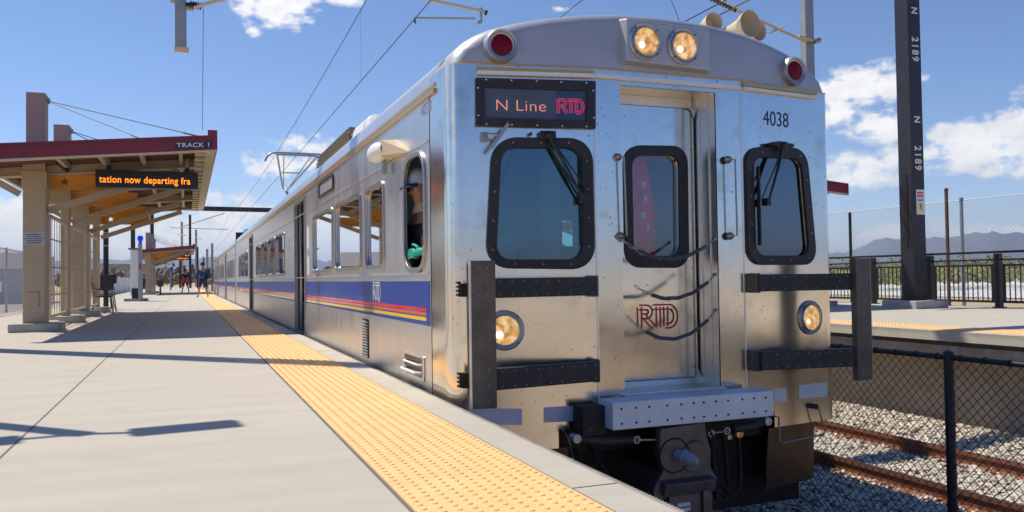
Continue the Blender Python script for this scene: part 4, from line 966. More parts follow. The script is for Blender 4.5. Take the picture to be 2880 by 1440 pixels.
# pantograph
pt = MB(); py, pz = 26.7, 4.80
b = MB(); b.tube([(TC-1.0, py, pz-.28), (TC-.93, py, pz-.12), (TC-.80, py, pz-.02), (TC-.62, py, pz), (TC+.62, py, pz), (TC+.80, py, pz-.02), (TC+.93, py, pz-.12), (TC+1.0, py, pz-.28)], .035, 8)
b.tube([(TC-.62, py+.35, pz), (TC+.62, py+.35, pz)], .035, 8)
p_ = put('pantograph', b, 'galv', tr, True)
b = MB()
for s in (-1, 1):
    b.tube([(TC+s*.62, py+.1, pz-.05), (TC+s*.10, 30.2, 4.05)], .03, 8); b.tube([(TC+s*.42, py+.1, pz-.05), (TC+s*.08, 30.2, 4.05)], .018, 6)
b.tube([(TC-.3, py+1.9, 4.42), (TC+.3, py+1.9, 4.42)], .02, 6); put('upper_arm', b, 'steel', p_, True)
b = MB(); b.tube([(TC, 30.2, 4.05), (TC, 27.6, 2.85)], .05, 10); b.box(TC-.5, TC+.5, 27.2, 28.2, 2.68, 2.85); put('lower_arm', b, 'steel', p_, True)

# second car
tr2 = root('commuter_train', (TC, 32.2, -1.2), 'second stainless steel train car coupled behind the leading one, far down the platform', 'train', 'coupled train cars')
car_side(tr2, CARL, 0)
b = MB(); b.box(1.9, 4.6, 32.6, 58, -1.02, -.30); b.box(1.75, 4.75, 32.2, 58.7, -.30, -.06); put('underframe', b, 'under', tr2)
b = MB(); b.box(TX0+.02, TX1-.02, 32.1, 32.15, -.3, 2.6); put('car_end', b, 'rubber', tr2)
for y0, y1, z1 in ((36.5, 40, 3.0), (46, 48, 2.9)):
    b = MB(); b.box(2.25, 4.2, y0, y1, 2.55, z1); put('roof_box', b, 'galvp', tr2, bevel=.05)
for k, m in enumerate(('sora', 'sred')):
    sheet('warning_sticker', PS, [circ((-41.2, 1.66-k*.14), .07, 12)], .001, m, tr2, .001)

# ================================================================== STATION CANOPIES
COLY = (16.15, 19.25, 22.6, 25.45)
def canopy(oy, mir, label, group):
    MX = (lambda x: 10.97-x) if mir else (lambda x: x)
    t = root('platform_canopy', (MX(-2.45), COLY[0]+oy, 0), label, 'canopy', group)
    y0, y1 = 14.1+oy, 25.85+oy
    def zb(x): return 2.65+(x+2.62)*.0897
    def bx(b, xa, xb, ya, yb, za, zc):
        xa, xb = sorted((MX(xa), MX(xb))); return b.box(xa, xb, ya, yb, za, zc)
    def slab(b, xs, ya, yb, f0, f1):     # sloped prism following the roof line
        for xa, xb in zip(xs, xs[1:]):
            A, B_ = MX(xa), MX(xb); vs = []
            for y in (ya, yb):
                vs += [(A, y, zb(xa)+f0), (B_, y, zb(xb)+f0), (B_, y, zb(xb)+f1), (A, y, zb(xa)+f1)]
            b.add(vs, [(0, 1, 2, 3), (7, 6, 5, 4), (0, 4, 5, 1), (3, 2, 6, 7), (1, 5, 6, 2), (0, 3, 7, 4)])
        return b
    XS = (-3.13, .455)
    rf = put('roof_deck', slab(MB(), (-3.10, .42), y0+.04, y1-.04, .175, .215), 'deck', t, fixn=False)
    b = MB()
    n = 44
    for i in range(n): slab(b, (-3.05, .36), y0+.12+i*(y1-y0-.24)/n, y0+.12+i*(y1-y0-.24)/n+.07, .145, .174)
    put('deck_ribs', b, 'deck', rf)['kind'] = 'stuff'
    for ya in (y0, y1-.035):
        b = slab(MB(), XS, ya, ya+.035, 0, .236); bx(b, .31, .455, ya-.002, ya+.037, zb(.4)+.20, zb(.4)+.315); f = put('fascia', b, 'red', t)
        b = slab(MB(), XS, ya-.015, ya-.001 if ya == y0 else ya+.05, .165, .178); put('fascia_lip', b, 'red', f)
    b = MB(); bx(b, .42, .455, y0+.04, y1-.04, zb(.45)-.0, zb(.45)+.236); put('edge_fascia', b, 'red', t)
    b = MB(); bx(b, .28, .415, y0+.04, y1-.04, zb(.35)-.05, zb(.35)+.0); put('edge_beam', b, 'tan_l', t)
    b = slab(MB(), XS, y0-.0, y0+.10, -.03, -.002); put('soffit_trim', b, 'tan_l', t)
    for x in (-3.0, -1.9, -1.3, -.7, -.1): 
        b = MB(); bx(b, x-.03, x+.03, y0+.05, y1-.05, zb(x)+.04, zb(x)+.145); put('purlin', b, 'tan', t)
    for i in range(18):
        y = y0+.3+i*(y1-y0-.5)/18; b = MB(); bx(b, .12, .28, y, y+.28, zb(.2)-.02, zb(.2)+.02); put('edge_bracket', b, 'tan_l', t)
    for k, cy_ in enumerate(COLY):
        cy = cy_+oy
        b = MB()
        if k % 2 == 0: bx(b, -2.58, -2.24, cy-.2, cy+.2, .12, 2.86)
        else: bx(b, -2.42, -2.26, cy-.12, cy+.12, .12, 2.42)
        c = put('column', b, 'tan', t, bevel=.012)
        b = MB(); bx(b, -2.60, -2.22, cy-.215, cy+.215, 2.42, 2.72); put('column_collar', b, 'tan', c, bevel=.008)
        b = MB(); bx(b, -2.54, -2.25, cy-.17, cy+.17, 2.90, 4.06); put('column_mast', b, 'mauve', c, bevel=.01)
        b = MB(); bx(b, -2.76, -2.0, cy-.42, cy+.34, -.01, .14); put('footing', b, 'concrete2', c, bevel=.015)
        if k in (0, 2):
            b = MB(); bx(b, -2.52, -2.33, cy-.2045, cy-.2005, .66, .675); bx(b, -2.345, -2.33, cy-.2045, cy-.2005, .42, .66); put('access_door', b, mat('tan_shadow_line', (.25, .19, .12), .6), c)
        b = slab(MB(), (-3.08, .27), cy-.06, cy+.06, .0, .14); put('rafter', b, 'tan', t)
        b = slab(MB(), (-3.08, .27), cy-.10, cy+.10, -.022, -.002); put('rafter_flange', b, 'tan_l', t)
        b = MB(); b.beam((MX(-2.22), cy, 2.06), (MX(-.15), cy, zb(-.15)-.07), .10, .115); put('strut', b, 'tan', t)
        b = MB(); b.beam((MX(-2.66), cy, 2.34), (MX(-3.06), cy, zb(-3.06)-.03), .10, .11); put('strut', b, 'tan', t)
        # orange panel with a star cut out
        PP = Plane((MX(-2.23), cy+.12, 0), (1, 0, 0)); s = -1 if mir else 1
        lp_ = [(0, 2.43), (s*1.24, 2.43), (s*1.24, 2.72), (0, 2.69)]
        sheet('star_panel', PP, [lp_, star((s*.24, 2.578), .085)], .02, 'orange', t)
        # mast cables with turnbuckle
        top = Vector((MX(-2.25), cy, 3.96)); 
        for xe in (.30, -.62):
            e = Vector((MX(xe), y0+.25 if k == 0 else cy-.3, zb(xe)+.23)); b = MB(); b.tube([top, e], .008, 6); tk = top.lerp(e, .86); b.tube([tk, top.lerp(e, .97)], .015, 6); put('stay_cable', b, 'cable', t)
        b = MB(); bx(b, -2.26, -2.20, cy-.04, cy+.04, 3.91, 4.0); put('cable_lug', b, 'steel', c)
    # wind screens between columns
    for k in (0, 1, 2):
        a, c = COLY[k]+oy+.45, COLY[k+1]+oy-.45; fr = MB()
        for y in (a, c): bx(fr, -2.30, -2.25, y-.025, y+.025, .22, 2.0)
        bx(fr, -2.30, -2.25, a, c, 1.97, 2.03); bx(fr, -2.30, -2.25, a, c, .20, .25); f = put('wind_screen', fr, 'tan_l', t)
        b = MB(); n = 7
        for i in range(1, n): y = a+(c-a)*i/n; bx(b, -2.280, -2.270, y-.012, y+.012, .25, 1.97)
        for z in (.6, 1.1, 1.6): bx(b, -2.279, -2.271, a, c, z-.012, z+.012)
        put('screen_bars', b, 'tan', f)['kind'] = 'stuff'
        b = MB(); bx(b, -2.5, -2.28, (a+c)/2-.3, (a+c)/2+.3, -.01, .10); put('screen_footing', b, 'concrete2', f)
    return t
cn = canopy(0, 0, 'nearest platform canopy with a dark red fascia, tan columns and orange star panels', 'canopies on the left platform')
cn2 = copy_tree(cn, (0, 43, 0), 'smaller-looking platform canopy farther down the left platform, beyond the white kiosk')
cn3 = canopy(.7, 1, 'canopy on the far platform, only its red roof tip showing right of the train', None)
PFa = Plane((-2.9, 14.1, 0), (1, 0, 0))
o = sheet('track_sign', PFa, [P2(PFa, [(494, 404), (596, 398), (596, 415), (494, 420)])], .006, 'navy', cn, .018)
q = PFa.px(545, 409); text('sign_text', PFa, 'TRACK 1', q, .10, 'white', o, .026, align='CENTER', weight=.0012, sx=1.22, ext=.001, rot=R(4), space=1.05)
o = sheet('notice_plate', Plane((-2.58, 15.95, 0), (1, 0, 0)), [[(.015, 1.46), (.325, 1.46), (.325, 1.68), (.015, 1.68)]], .004, 'galv', cn, .002)
for i in range(5):
    b = MB(); w_ = .12+.02*(i % 3); b.box(-2.41-w_*.9, -2.41+w_*.9, 15.9425, 15.9435, 1.49+i*.035, 1.50+i*.035); put('notice_line', b, 'cloth_dk', o)
# floodlight tube on the front beam
ft_ = tag(root('x'), ''); D.objects.remove(ft_)
a = aty(170, 462, 15.75); c = aty(192, 482, 15.72)
fl = root('floodlight', tuple(a), 'black tubular floodlight under the front beam beside the orange star panel', 'floodlight')
b = MB(); b.tube([a, c], .042, 14); put('housing', b, 'black', fl, True); b = MB(); b.box(a.x-.06, a.x+.02, a.y-.02, a.y+.1, a.z-.01, a.z+.13); put('bracket', b, 'black', fl)

# electronic message sign
sg = root('message_sign', (-.64, 15.7, 2.58), 'black electronic sign with amber scrolling words hanging under the nearest canopy', 'message sign', 'electronic message signs')
PG = Plane((-1.45, 15.62, 0), (1, 0, 0)); c4 = P2(PG, [(268, 476), (557, 486), (557, 532), (268, 525)])
c4[3] = (c4[0][0], c4[3][1])
PSl = [(c4[0][0], c4[0][1]), (c4[1][0], c4[0][1]-.0), (c4[1][0], c4[3][1]), (c4[0][0], c4[3][1])]
b = MB(); b.box(-1.45+PSl[0][0], -1.45+PSl[1][0], 15.62, 15.84, PSl[3][1], PSl[0][1]); hs_ = put('housing', b, 'black', sg, bevel=.008)
zc = (PSl[0][1]+PSl[3][1])/2-.02; wd = PSl[1][0]-PSl[0][0]
sheet('display', PG, [rect(PSl[0][0]+.03, PSl[1][0]-.03, zc-.105, zc+.10)], .004, 'led_face', hs_, .001)
text('led_text', PG, 'tation now departing fra', (PSl[0][0]+.06, zc), .165, 'amber_txt', hs_, .0065, sx=(wd-.10)/(.165*11.15), weight=.0016, space=1.06)
for x in (c4[0][0]+.2, c4[1][0]-.18):
    b = MB(); b.box(-1.45+x-.022, -1.45+x+.022, 15.70, 15.75, PSl[0][1], 2.98); put('hanger', b, 'galvp', sg)
    b = MB(); b.box(-1.45+x-.035, -1.45+x+.035, 15.69, 15.76, PSl[0][1], PSl[0][1]+.09); put('hanger_clamp', b, 'black', sg)
sg2 = copy_tree(sg, (0, 51, 0), 'electronic sign with amber words glowing far down the platform past the second canopy')

# ================================================================== POLES, WIRES, FURNITURE
def pole_box(name, x, y, w, z0, z1, m, label, cat, group=None, base=None, loc=True):
    t = root(name, (x, y, z0), label, cat, group); b = MB(); b.box(x-w/2, x+w/2, y-w/2, y+w/2, z0, z1); put('shaft', b, m, t, bevel=.006)
    if base: b = MB(); b.box(x-base, x+base, y-base, y+base, -.01, z0+.012); put('footing', b, 'concrete2', t, bevel=.02)
    return t
# near portal: black pole on the far platform
bp = Vector((14.93, 13.80, 0))
pb = pole_box('catenary_pole', bp.x, bp.y, .36, .16, 11, 'blackpole', 'thick square black pole with white numbers on the far platform', 'pole', base=.47)
PP = Plane((bp.x-.18, bp.y-.18, 0), (1, 0, 0))
for y0_ in (20, 325):
    for (s, yy) in (('N', y0_+12), ('2189', y0_+120)):
        q = PP.px(2588+(yy)*.014, yy); text('pole_number', PP, s, (.19, q[1]), .24 if s == 'N' else .26, 'white', pb, .001, align='CENTER', rot=-PI/2, weight=.006, ext=.0008, space=1.3, sx=.85)
sd_ = sheet('warning_sign', PP, [rpoly([(.105, 2.05), (.345, 2.05), (.345, 2.60), (.105, 2.60)], .02)], .004, 'white', pb, .004)
sheet('sign_header', PP, [[(.13, 2.44), (.32, 2.44), (.32, 2.545), (.13, 2.545)]], .001, 'sred', sd_, .0085)
text('sign_word', PP, 'DANGER', (.225, 2.492), .058, 'white', sd_, .0098, align='CENTER', weight=.002, ext=.0004)
sheet('sign_symbol', PP, [rpoly([(.165, 2.13), (.285, 2.13), (.285, 2.30), (.165, 2.30)], .02)], .001, 'syel', sd_, .0085)
sheet('sign_bolt', PP, [[(.215, 2.28), (.245, 2.28), (.23, 2.23), (.25, 2.23), (.212, 2.15), (.222, 2.205), (.203, 2.205)]], .001, 'black', sd_, .0098)
b = MB()
for z in (2.35, 2.38): b.box(bp.x-.18+.14, bp.x-.18+.31, bp.y-.1895, bp.y-.189, z, z+.014)
put('sign_line', b, 'black', sd_)['kind'] = 'stuff'
b = MB(); b.box(bp.x-.192, bp.x-.181, bp.y-.05, bp.y+.05, 1.35, 2.95); put('conduit', b, 'black', pb)
pl_ = pole_box('catenary_pole', -3.25, 12.83, .30, .16, 11, 'blackpole', 'thick square black pole just outside the frame whose long shadow crosses the left platform', 'pole', base=.47)
t = root('portal_beam', (5.5, 13.4, 10.6), 'black overhead beam carried by the two thick poles, above the picture', 'overhead beam')
b = MB(); b.beam((-3.25, 12.83, 10.7), (bp.x, bp.y, 10.7), .3, .3); put('beam', b, 'blackpole', t)
# hanging support with cantilever for the wires of the train's track
t = root('wire_support', (-.08, 13.2, 4.1), 'grey square drop tube with insulated arms hanging at the top edge over the left platform', 'wire support')
d0 = aty(492, 10, 13.2); d1 = aty(525, 138, 13.2); zbm = aty(508, 136, 13.2).z
b = MB(); b.box(d0.x, d1.x, 13.11, 13.29, zbm, 10.6); put('drop_tube', b, 'galvp', t); b = MB(); b.box(d0.x-.012, d1.x+.03, 13.09, 13.31, zbm-.03, zbm-.001); put('end_plate', b, 'tan_l', t)
def zat(x, y, Y): return aty(x, y, Y)
b = MB(); b.tube([zat(525, 12, 13.1), zat(545, 12, 13.0), zat(560, 18, 12.95)], .03, 8)
for i in range(5): b.lathe(zat(535+i*7, 12+i*1.4, 13.0), (1, -.1, -.1), [(0, .055), (.012, .055), (.014, .03)], 12)
put('insulator', b, 'cloth_dk', t)
b = MB(); b.tube([zat(545, 22, 12.95), zat(575, 12, 12.9), zat(630, -2, 12.7), zat(900, -70, 12.45), zat(1200, -2, 12.3), zat(1371, 34, 12.3)], .026, 8); put('cantilever_arm', b, 'tan_l', t, True)
b = MB(); b.tube([zat(1170, 51, 12.3), zat(1337, 52, 12.3)], .018, 8); b.tube([zat(1353, 22, 12.3), zat(1353, 64, 12.3)], .022, 8); b.box(*(lambda p: (p.x-.03, p.x+.03, p.y-.03, p.y+.03, p.z-.03, p.z+.02))(zat(1347, 62, 12.3))); put('registration_arm', b, 'galv', t)
b = MB(); b.tube([zat(1166, 50, 12.3), zat(1168, 66, 12.3)], .014, 6); b.lathe(zat(1364, 35, 12.3), (1, 0, -.2), [(0, 0), (0, .04), (.03, .04), (.03, 0)], 10); put('wire_clamp', b, 'black', t)
b = MB(); b.tube([zat(572, 19, 12.95), aty(569, 366, 12.9)], .006, 5); put('ground_wire', b, 'galv', t)
b = MB(); b.box(d0.x-.06, d0.x, 13.13, 13.2, 4.95, 5.2); b.box(d1.x, d1.x+.11, 13.13, 13.2, 4.86, 4.93); put('tube_clamp', b, 'tan_l', t)
# contact and messenger wires
def wires(cx, name, label, yj):
    t = root(name, (cx, 0, 4.74), label, 'overhead wire', 'overhead wires')
    b = MB(); b.tube([(cx, y, 4.78) for y in (-30, 12.3, 72, 150, 260)], .0085, 6); put('contact_wire', b, 'black', t)
    def mz(y): k = ((y-12.5) % 60)/60; return 6.35-.62*4*k*(1-k)
    b = MB(); b.tube([(cx, -30+i*4, mz(-30+i*4)) for i in range(73)], .0085, 6); put('messenger_wire', b, 'black', t)
    for y in yj:
        b = MB(); b.tube([(cx, y, 4.78), (cx, y, mz(y))], .0035, 5); b.lathe((cx, y, 4.78), (0, 0, 1), [(-.02, .014), (.03, .014), (.03, 0)], 6); b.lathe((cx, y, mz(y)-.03), (0, 0, 1), [(-.0, .014), (.05, .014), (.05, 0)], 6); put('dropper', b, 'galv', t)
wires(3.255, 'overhead_wire', 'contact wire and messenger wire sloping up over the train roof', (-4, 16.45, 26.9, 37, 47, 57, 67))
wires(7.29, 'overhead_wire', 'overhead wire pair over the empty second track, showing behind the top of the train', (4, 10, 24, 34))
b = MB(); b.tube([aty(1886, -6, 9), aty(1922, 90, 10.5)], .005, 5); tag(put('guy_wire', b, 'black'), 'thin dark guy wire dropping steeply above the train headlights', 'wire')
# grey mast on the far platform with its bracket arm
t = root('catenary_mast', (14.5, 16.5, 0), 'slim grey steel mast with a bracket arm behind the right end of the train roof', 'mast')
m0 = aty(2253, 100, 16.5); m1 = aty(2287, 118, 16.5); xm_ = (m0.x+m1.x)/2
b = MB(); b.box(xm_-.13, xm_+.13, 16.40, 16.43, .1, 9.5); b.box(xm_-.13, xm_+.13, 16.57, 16.60, .1, 9.5); b.box(xm_-.015, xm_+.015, 16.43, 16.57, .1, 9.5); b.box(xm_-.13, xm_-.10, 16.43, 16.57, .1, 9.5); put('shaft', b, 'galvp', t)
b = MB(); b.box(xm_-.4, xm_+.4, 16.1, 16.9, -.01, .11); put('footing', b, 'concrete2', t)
pA = aty(1960, -25, 16.3); pC = aty(2075, 30, 16.3); pE = aty(2268, 118, 16.35)
b = MB(); b.tube([pC, pE], .032, 8); b.tube([aty(2245, 104, 16.35), aty(2298, 116, 16.3)], .05, 8); b.tube([aty(2165, 92, 16.3), aty(2205, 75, 16.3)], .03, 6); put('bracket_arm', b, 'tan_l', t, True)
b = MB(); dd = (pC-pA)
for i in range(14): b.lathe(pA+dd*(i/14), dd, [(0, .03), (.01, .075), (.03, .075), (.04, .03)], 14)
put('insulator', b, mat('brown_insulator', (.16, .12, .09), .4), t, True)
b = MB(); b.tube([aty(2025, 42, 16.2), aty(2130, -12, 16.2)], .02, 6); b.lathe(aty(2296, 116, 16.25), (1, 0, .3), [(-.06, .05), (.1, .07), (.14, .02), (.14, 0)], 10); put('stay_rod', b, 'steel', t)
# far portal
t = root('portal_beam', (5.5, 72.6, 7), 'dark horizontal overhead beam crossing the tracks far behind the canopy', 'overhead beam')
b = MB(); b.beam((-4.05, 72.6, 6.85), (15, 72.6, 6.7), .35, .36); put('beam', b, 'blackpole', t)
pole_box('catenary_pole', -4.05, 72.6, .32, 0, 9, 'blackpole', 'black pole rising behind the white kiosk, carrying the left end of the far overhead beam', 'pole')
pole_box('catenary_pole', 15, 72.6, .32, 0, 9, 'blackpole', 'black pole hidden behind the train, carrying the right end of the far overhead beam', 'pole')
far = [(428, 98, 10, .40, 'black', 'dark pole rising from behind the roof of the second canopy, left of its mast'), (512, 140, 11, .34, 'mauve', 'reddish brown pole above the raised end of the second canopy'),
       (535, 106, 9.4, .30, 'black', 'dark pole just left of the raised tip of the second canopy'), (552, 146, 10, .36, 'galvp', 'grey pole directly above the tip of the second canopy'),
       (583, 241, 10.3, .62, 'galvp', 'grey mast above the backpack of the walking person'), (597, 193, 9.7, .5, 'galvp', 'tallest grey mast between the walking person and the end of the train'), (573, 294, 9.6, .5, 'black', 'thin dark mast over the head of the walking person'),
       (483, 120, 3.0, .28, 'black', 'short dark post under the left end of the far electronic sign'), (507, 110, 4, .26, 'black', 'short dark post under the middle of the far electronic sign'), (556, 95, 4.8, .2, 'black', 'thin dark post just right of the second canopy tip')]
for x, dd, h, w, m, lab in far:
    p = CAMP+ray(x, 780)*(dd); pole_box('far_pole', p.x, p.y, w, 0 if dd < 125 else GZ, h, m, lab, 'pole', 'poles far down the line')
t = root('line_equipment', (0, 140, 6), 'distant overhead line arms and wires beyond the second canopy', 'overhead wire')
b = MB()
for (x0, y0_, x1, y1_) in ((480, 640, 640, 645), (505, 640, 630, 600), (500, 660, 520, 662), (552, 668, 566, 672)): b.tube([aty(x0, y0_, 135), aty(x1, y1_, 120)], .07, 5)
put('arm', b, 'steel', t)

# platform lamp outside the frame (its double-headed shadow lies on the platform)
def shift(p, z): k = z/math.tan(SUN_EL); return Vector((p.x+math.sin(SUN_AZ)*k, p.y+math.cos(SUN_AZ)*k, z))
k_ = 2880/2576
LZ = 4.4
h0 = shift(atz(372, 1217), LZ); h1 = shift(atz(668, 1190), LZ); tp_ = shift(atz(228, 1221), LZ); g0 = shift(atz(52, 1236), LZ); g1 = shift(atz(-180, 1258), LZ)
base = Vector((tp_.x, tp_.y, 0))
lt = root('platform_lamp', tuple(base), 'twin-headed black platform lamp whose shadow lies on the near concrete', 'street lamp')
b = MB(); b.tube([base, base+Vector((0, 0, LZ))], .075, 12); put('pole', b, 'black', lt, True)
b = MB(); b.tube([tp_-Vector((0, 0, .3)), tp_, tp_.lerp(h0, .5), h0], .028, 8); b.tube([tp_, tp_.lerp(g0, .5), g0], .028, 8); put('arm', b, 'black', lt, True)
for p_, q_ in ((h0, h1), (g0, g1)):
    d = q_-p_; b = MB(); b.obox((p_+q_)/2, d/2, Vector((-d.y, d.x, 0)).normalized()*.12, (0, 0, .04)); put('lamp_head', b, 'black', lt)

# railing and tall fence on the far platform
RX = 16.25; RH = 1.225
rt = root('platform_railing', (RX, 14, 0), 'black picket railing along the back of the far platform', 'railing')
b = MB(); b.beam((RX, 4, RH-.025), (RX, 60, RH-.025), .06, .05); put('handrail', b, 'black', rt)
b = MB(); b.beam((RX, 4, RH-.19), (RX, 60, RH-.19), .035, .035); put('rail_bar', b, 'black', rt)
yr = atx(2810, 840, RX).y; yl = atx(2457, 840, RX).y; bay = (yl-yr)
bay = bay/2 if bay > 3.2 else bay
for i in range(-3, 14):
    y = yr+i*bay
    if y < 4: continue
    b = MB(); b.box(RX-.06, RX+.06, y-.06, y+.06, 0, RH-.06); b.box(RX-.1, RX+.1, y-.1, y+.1, 0, .02); put('post', b, 'black', rt)
    f = MB(); f.beam((RX, y+.12, RH-.31), (RX, y+bay-.12, RH-.31), .04, .04); f.beam((RX, y+.12, .13), (RX, y+bay-.12, .13), .04, .05)
    f.box(RX-.02, RX+.02, y+.12, y+.16, .13, RH-.31); f.box(RX-.02, RX+.02, y+bay-.16, y+bay-.12, .13, RH-.31)
    n = int((bay-.3)/.115)
    for j in range(1, n): yy = y+.14+(bay-.28)*j/n; f.box(RX-.009, RX+.009, yy-.009, yy+.009, .15, RH-.33)
    if y < 40: put('picket_panel', f, 'black', rt)
TFX = 19.0
tf = root('tall_fence', (TFX, 16, GZ), 'tall chain link fence standing beyond the black picket railing', 'fence')
for (x, yt, m, r_) in ((2390, 597, 'black', .045), (2536, 580, 'galv', .045), (2661, 536, 'rustpost', .045), (2703, 562, 'galvp', .045), (2905, 540, 'galvp', .045)):
    p = atx(x, yt, TFX); b = MB(); b.tube([(TFX, p.y, GZ), (TFX, p.y, p.z)], r_, 8)
    if m != 'black': b.lathe((TFX, p.y, p.z), (0, 0, 1), [(0, .06), (.05, .055), (.08, 0)], 10)
    put('post', b, m, tf, True)
put('wire_mesh', chain_mesh((TFX, 11, 0), (TFX, 34, 0), GZ+.1, 2.62, .085, .0028), 'galv', tf)
b = MB(); b.tube([(TFX, 11, 2.66), (TFX, 34, 2.66)], .012, 6); put('top_wire', b, 'galv', tf)

# white kiosk, call post, bins, benches
t = root('ticket_kiosk', (-2.65, 39.2, 0), 'tall white kiosk pillar with a flat brown cap in front of the second canopy', 'kiosk')
kx0, kx1 = aty(367, 800, 39.2).x, aty(387, 800, 39.2).x; zt_ = aty(375, 702, 39.2).z
b = MB(); b.box(kx0, kx1, 39.2, 39.6, .25, zt_); put('cabinet', b, 'white', t, bevel=.02); b = MB(); b.box(kx0-.08, kx1+.06, 39.1, 39.7, zt_+.002, zt_+.07); put('cap', b, 'roofgrey', t)
b = MB(); b.box(kx0+.05, kx1+.02, 39.15, 39.65, 0, .55); put('base', b, 'black', t); b = MB(); b.box(kx0-.25, kx1+.4, 39.0, 39.8, -.01, .12); put('footing', b, 'concrete_d', t)
t = root('emergency_phone', (-1.83, 38.5, 0), 'slim grey call post with a round blue light next to the white kiosk', 'call post', 'call posts with blue lights')
b = MB(); b.box(-1.95, -1.79, 38.5, 38.68, 0, 2.45); put('column', b, 'galvp', t); b = MB(); b.lathe((-1.87, 38.59, 2.45), (0, 0, 1), [(0, .07), (.12, .07), (.14, .11), (.24, .125), (.33, .09), (.36, 0)], 16); put('blue_light', b, 'bluelamp', t, True)
b = MB(); b.box(-1.91, -1.83, 38.485, 38.499, 1.35, 1.6); put('call_panel', b, 'sred', t)
t2 = copy_tree(t, (0, 51, 0), 'small distant call post with a blue light, under the second canopy'); t2.location.x += .3; t2.scale = (1, 1, .72)
t = root('platform_sign', (-1.95, 50, 0), 'small green and white sign on the left column of the second canopy', 'sign')
b = MB(); b.box(-2.85, -2.5, 49.9, 49.95, 1.75, 2.2); put('panel', b, 'green_roof', t); b = MB(); b.box(-2.78, -2.55, 49.9, 49.95, 1.45, 1.74); put('lower_panel', b, 'white', t)
def binpost(x, y, s, label):
    t = root('litter_bin', (x, y, 0), label, 'bin', 'black post-mounted bins'); b = MB(); b.box(x-.05, x+.05, y-.05, y+.05, 0, .6*s+.05); put('post', b, 'black', t)
    b = MB(); b.lathe((x, y, .55*s), (0, 0, 1), [(0, 0), (0, .16), (.35, .19), (.36, .0)], 16); put('bucket', b, 'black', t, True); b = MB(); b.lathe((x, y, .55*s+.37), (0, 0, 1), [(0, .21), (.04, .2), (.09, .08), (.1, 0)], 16); put('lid', b, 'black', t, True)
    b = MB(); b.box(x-.2, x+.2, y-.2, y+.2, 0, .03); put('foot', b, 'black', t)
binpost(-1.96, 41.5, 1., 'black bin right of the white kiosk, by the first column of the second canopy'); binpost(-1.55, 55., 1., 'black bin standing by the second column of the second canopy')
t = root('light_pole', (-2.28, 27.6, 0), 'black round light pole carrying a boxy cabinet, past the last column of the near canopy', 'light pole')
b = MB(); b.tube([(-2.28, 27.6, 0), (-2.28, 27.6, 4.5)], .075, 12); put('pole', b, 'black', t, True); b = MB(); b.box(-2.5, -1.98, 27.35, 27.6, .78, 1.05); b.box(-2.46, -2.06, 27.38, 27.6, .58, .8); put('cabinet', b, 'black', t, bevel=.02)
for y, z in ((27.52, 1.9), (27.52, 2.3)): b = MB(); b.lathe((-2.28, 27.6, z), (0, 0, 1), [(0, .078), (.03, .078)], 12); put('band', b, 'galv', t)
def bench(x, y, label):
    t = root('wire_bench', (x, y, 0), label, 'bench', 'wire mesh benches'); 
    b = MB()
    for i in range(9): b.tube([(x-.2+i*.05, y-.55, .43), (x-.2+i*.05, y+.55, .43)], .006, 5)
    for j in range(14): b.tube([(x-.2, y-.55+j*.085, .435), (x+.2, y-.55+j*.085, .435)], .005, 5)
    put('seat', b, 'black', t)['kind'] = 'stuff'
    b = MB()
    for i in range(6): b.tube([(x-.22-i*.012, y-.55, .5+i*.06), (x-.22-i*.012, y+.55, .5+i*.06)], .006, 5)
    for j in range(14): b.tube([(x-.22, y-.55+j*.085, .45), (x-.29, y-.55+j*.085, .82)], .005, 5)
    put('backrest', b, 'black', t)['kind'] = 'stuff'
    for s in (-1, 1):
        b = MB(); b.tube([(x+.25, y+s*.5, 0), (x+.2, y+s*.5, .43), (x-.2, y+s*.5, .43), (x-.25, y+s*.5, 0)], .018, 8); b.tube([(x+.2, y+s*.5, .43), (x+.22, y+s*.5, .62), (x-.24, y+s*.5, .64)], .014, 6); put('leg', b, 'black', t, True)
bench(-2.1, 25.0, 'wire bench in front of the last column bay of the near canopy'); bench(-2.45, 29.0, 'wire bench standing just past the black light pole')

# ================================================================== PEOPLE
def skin(name, pts, edges, m, parent, sub=2, rootv=0):
    me = D.meshes.new('tmp'); me.from_pydata([p[:3] for p in pts], edges, []); o = D.objects.new('tmp', me); SC.collection.objects.link(o)
    s = o.modifiers.new('s', 'SKIN'); lay = me.skin_vertices[0] if me.skin_vertices else None
    if lay is None:
        bm_ = bmesh.new(); bm_.from_mesh(me); bm_.verts.layers.skin.verify(); bm_.to_mesh(me); bm_.free(); lay = me.skin_vertices[0]
    for i, p in enumerate(pts):
        r = p[3]; lay.data[i].radius = (r, p[4] if len(p) > 4 else r); lay.data[i].use_root = (i == rootv)
    u = o.modifiers.new('u', 'SUBSURF'); u.levels = sub; u.render_levels = sub
    dg = bpy.context.evaluated_depsgraph_get(); r_ = D.meshes.new_from_object(o.evaluated_get(dg), depsgraph=dg); D.objects.remove(o)
    return link(name, r_, m, parent, True)
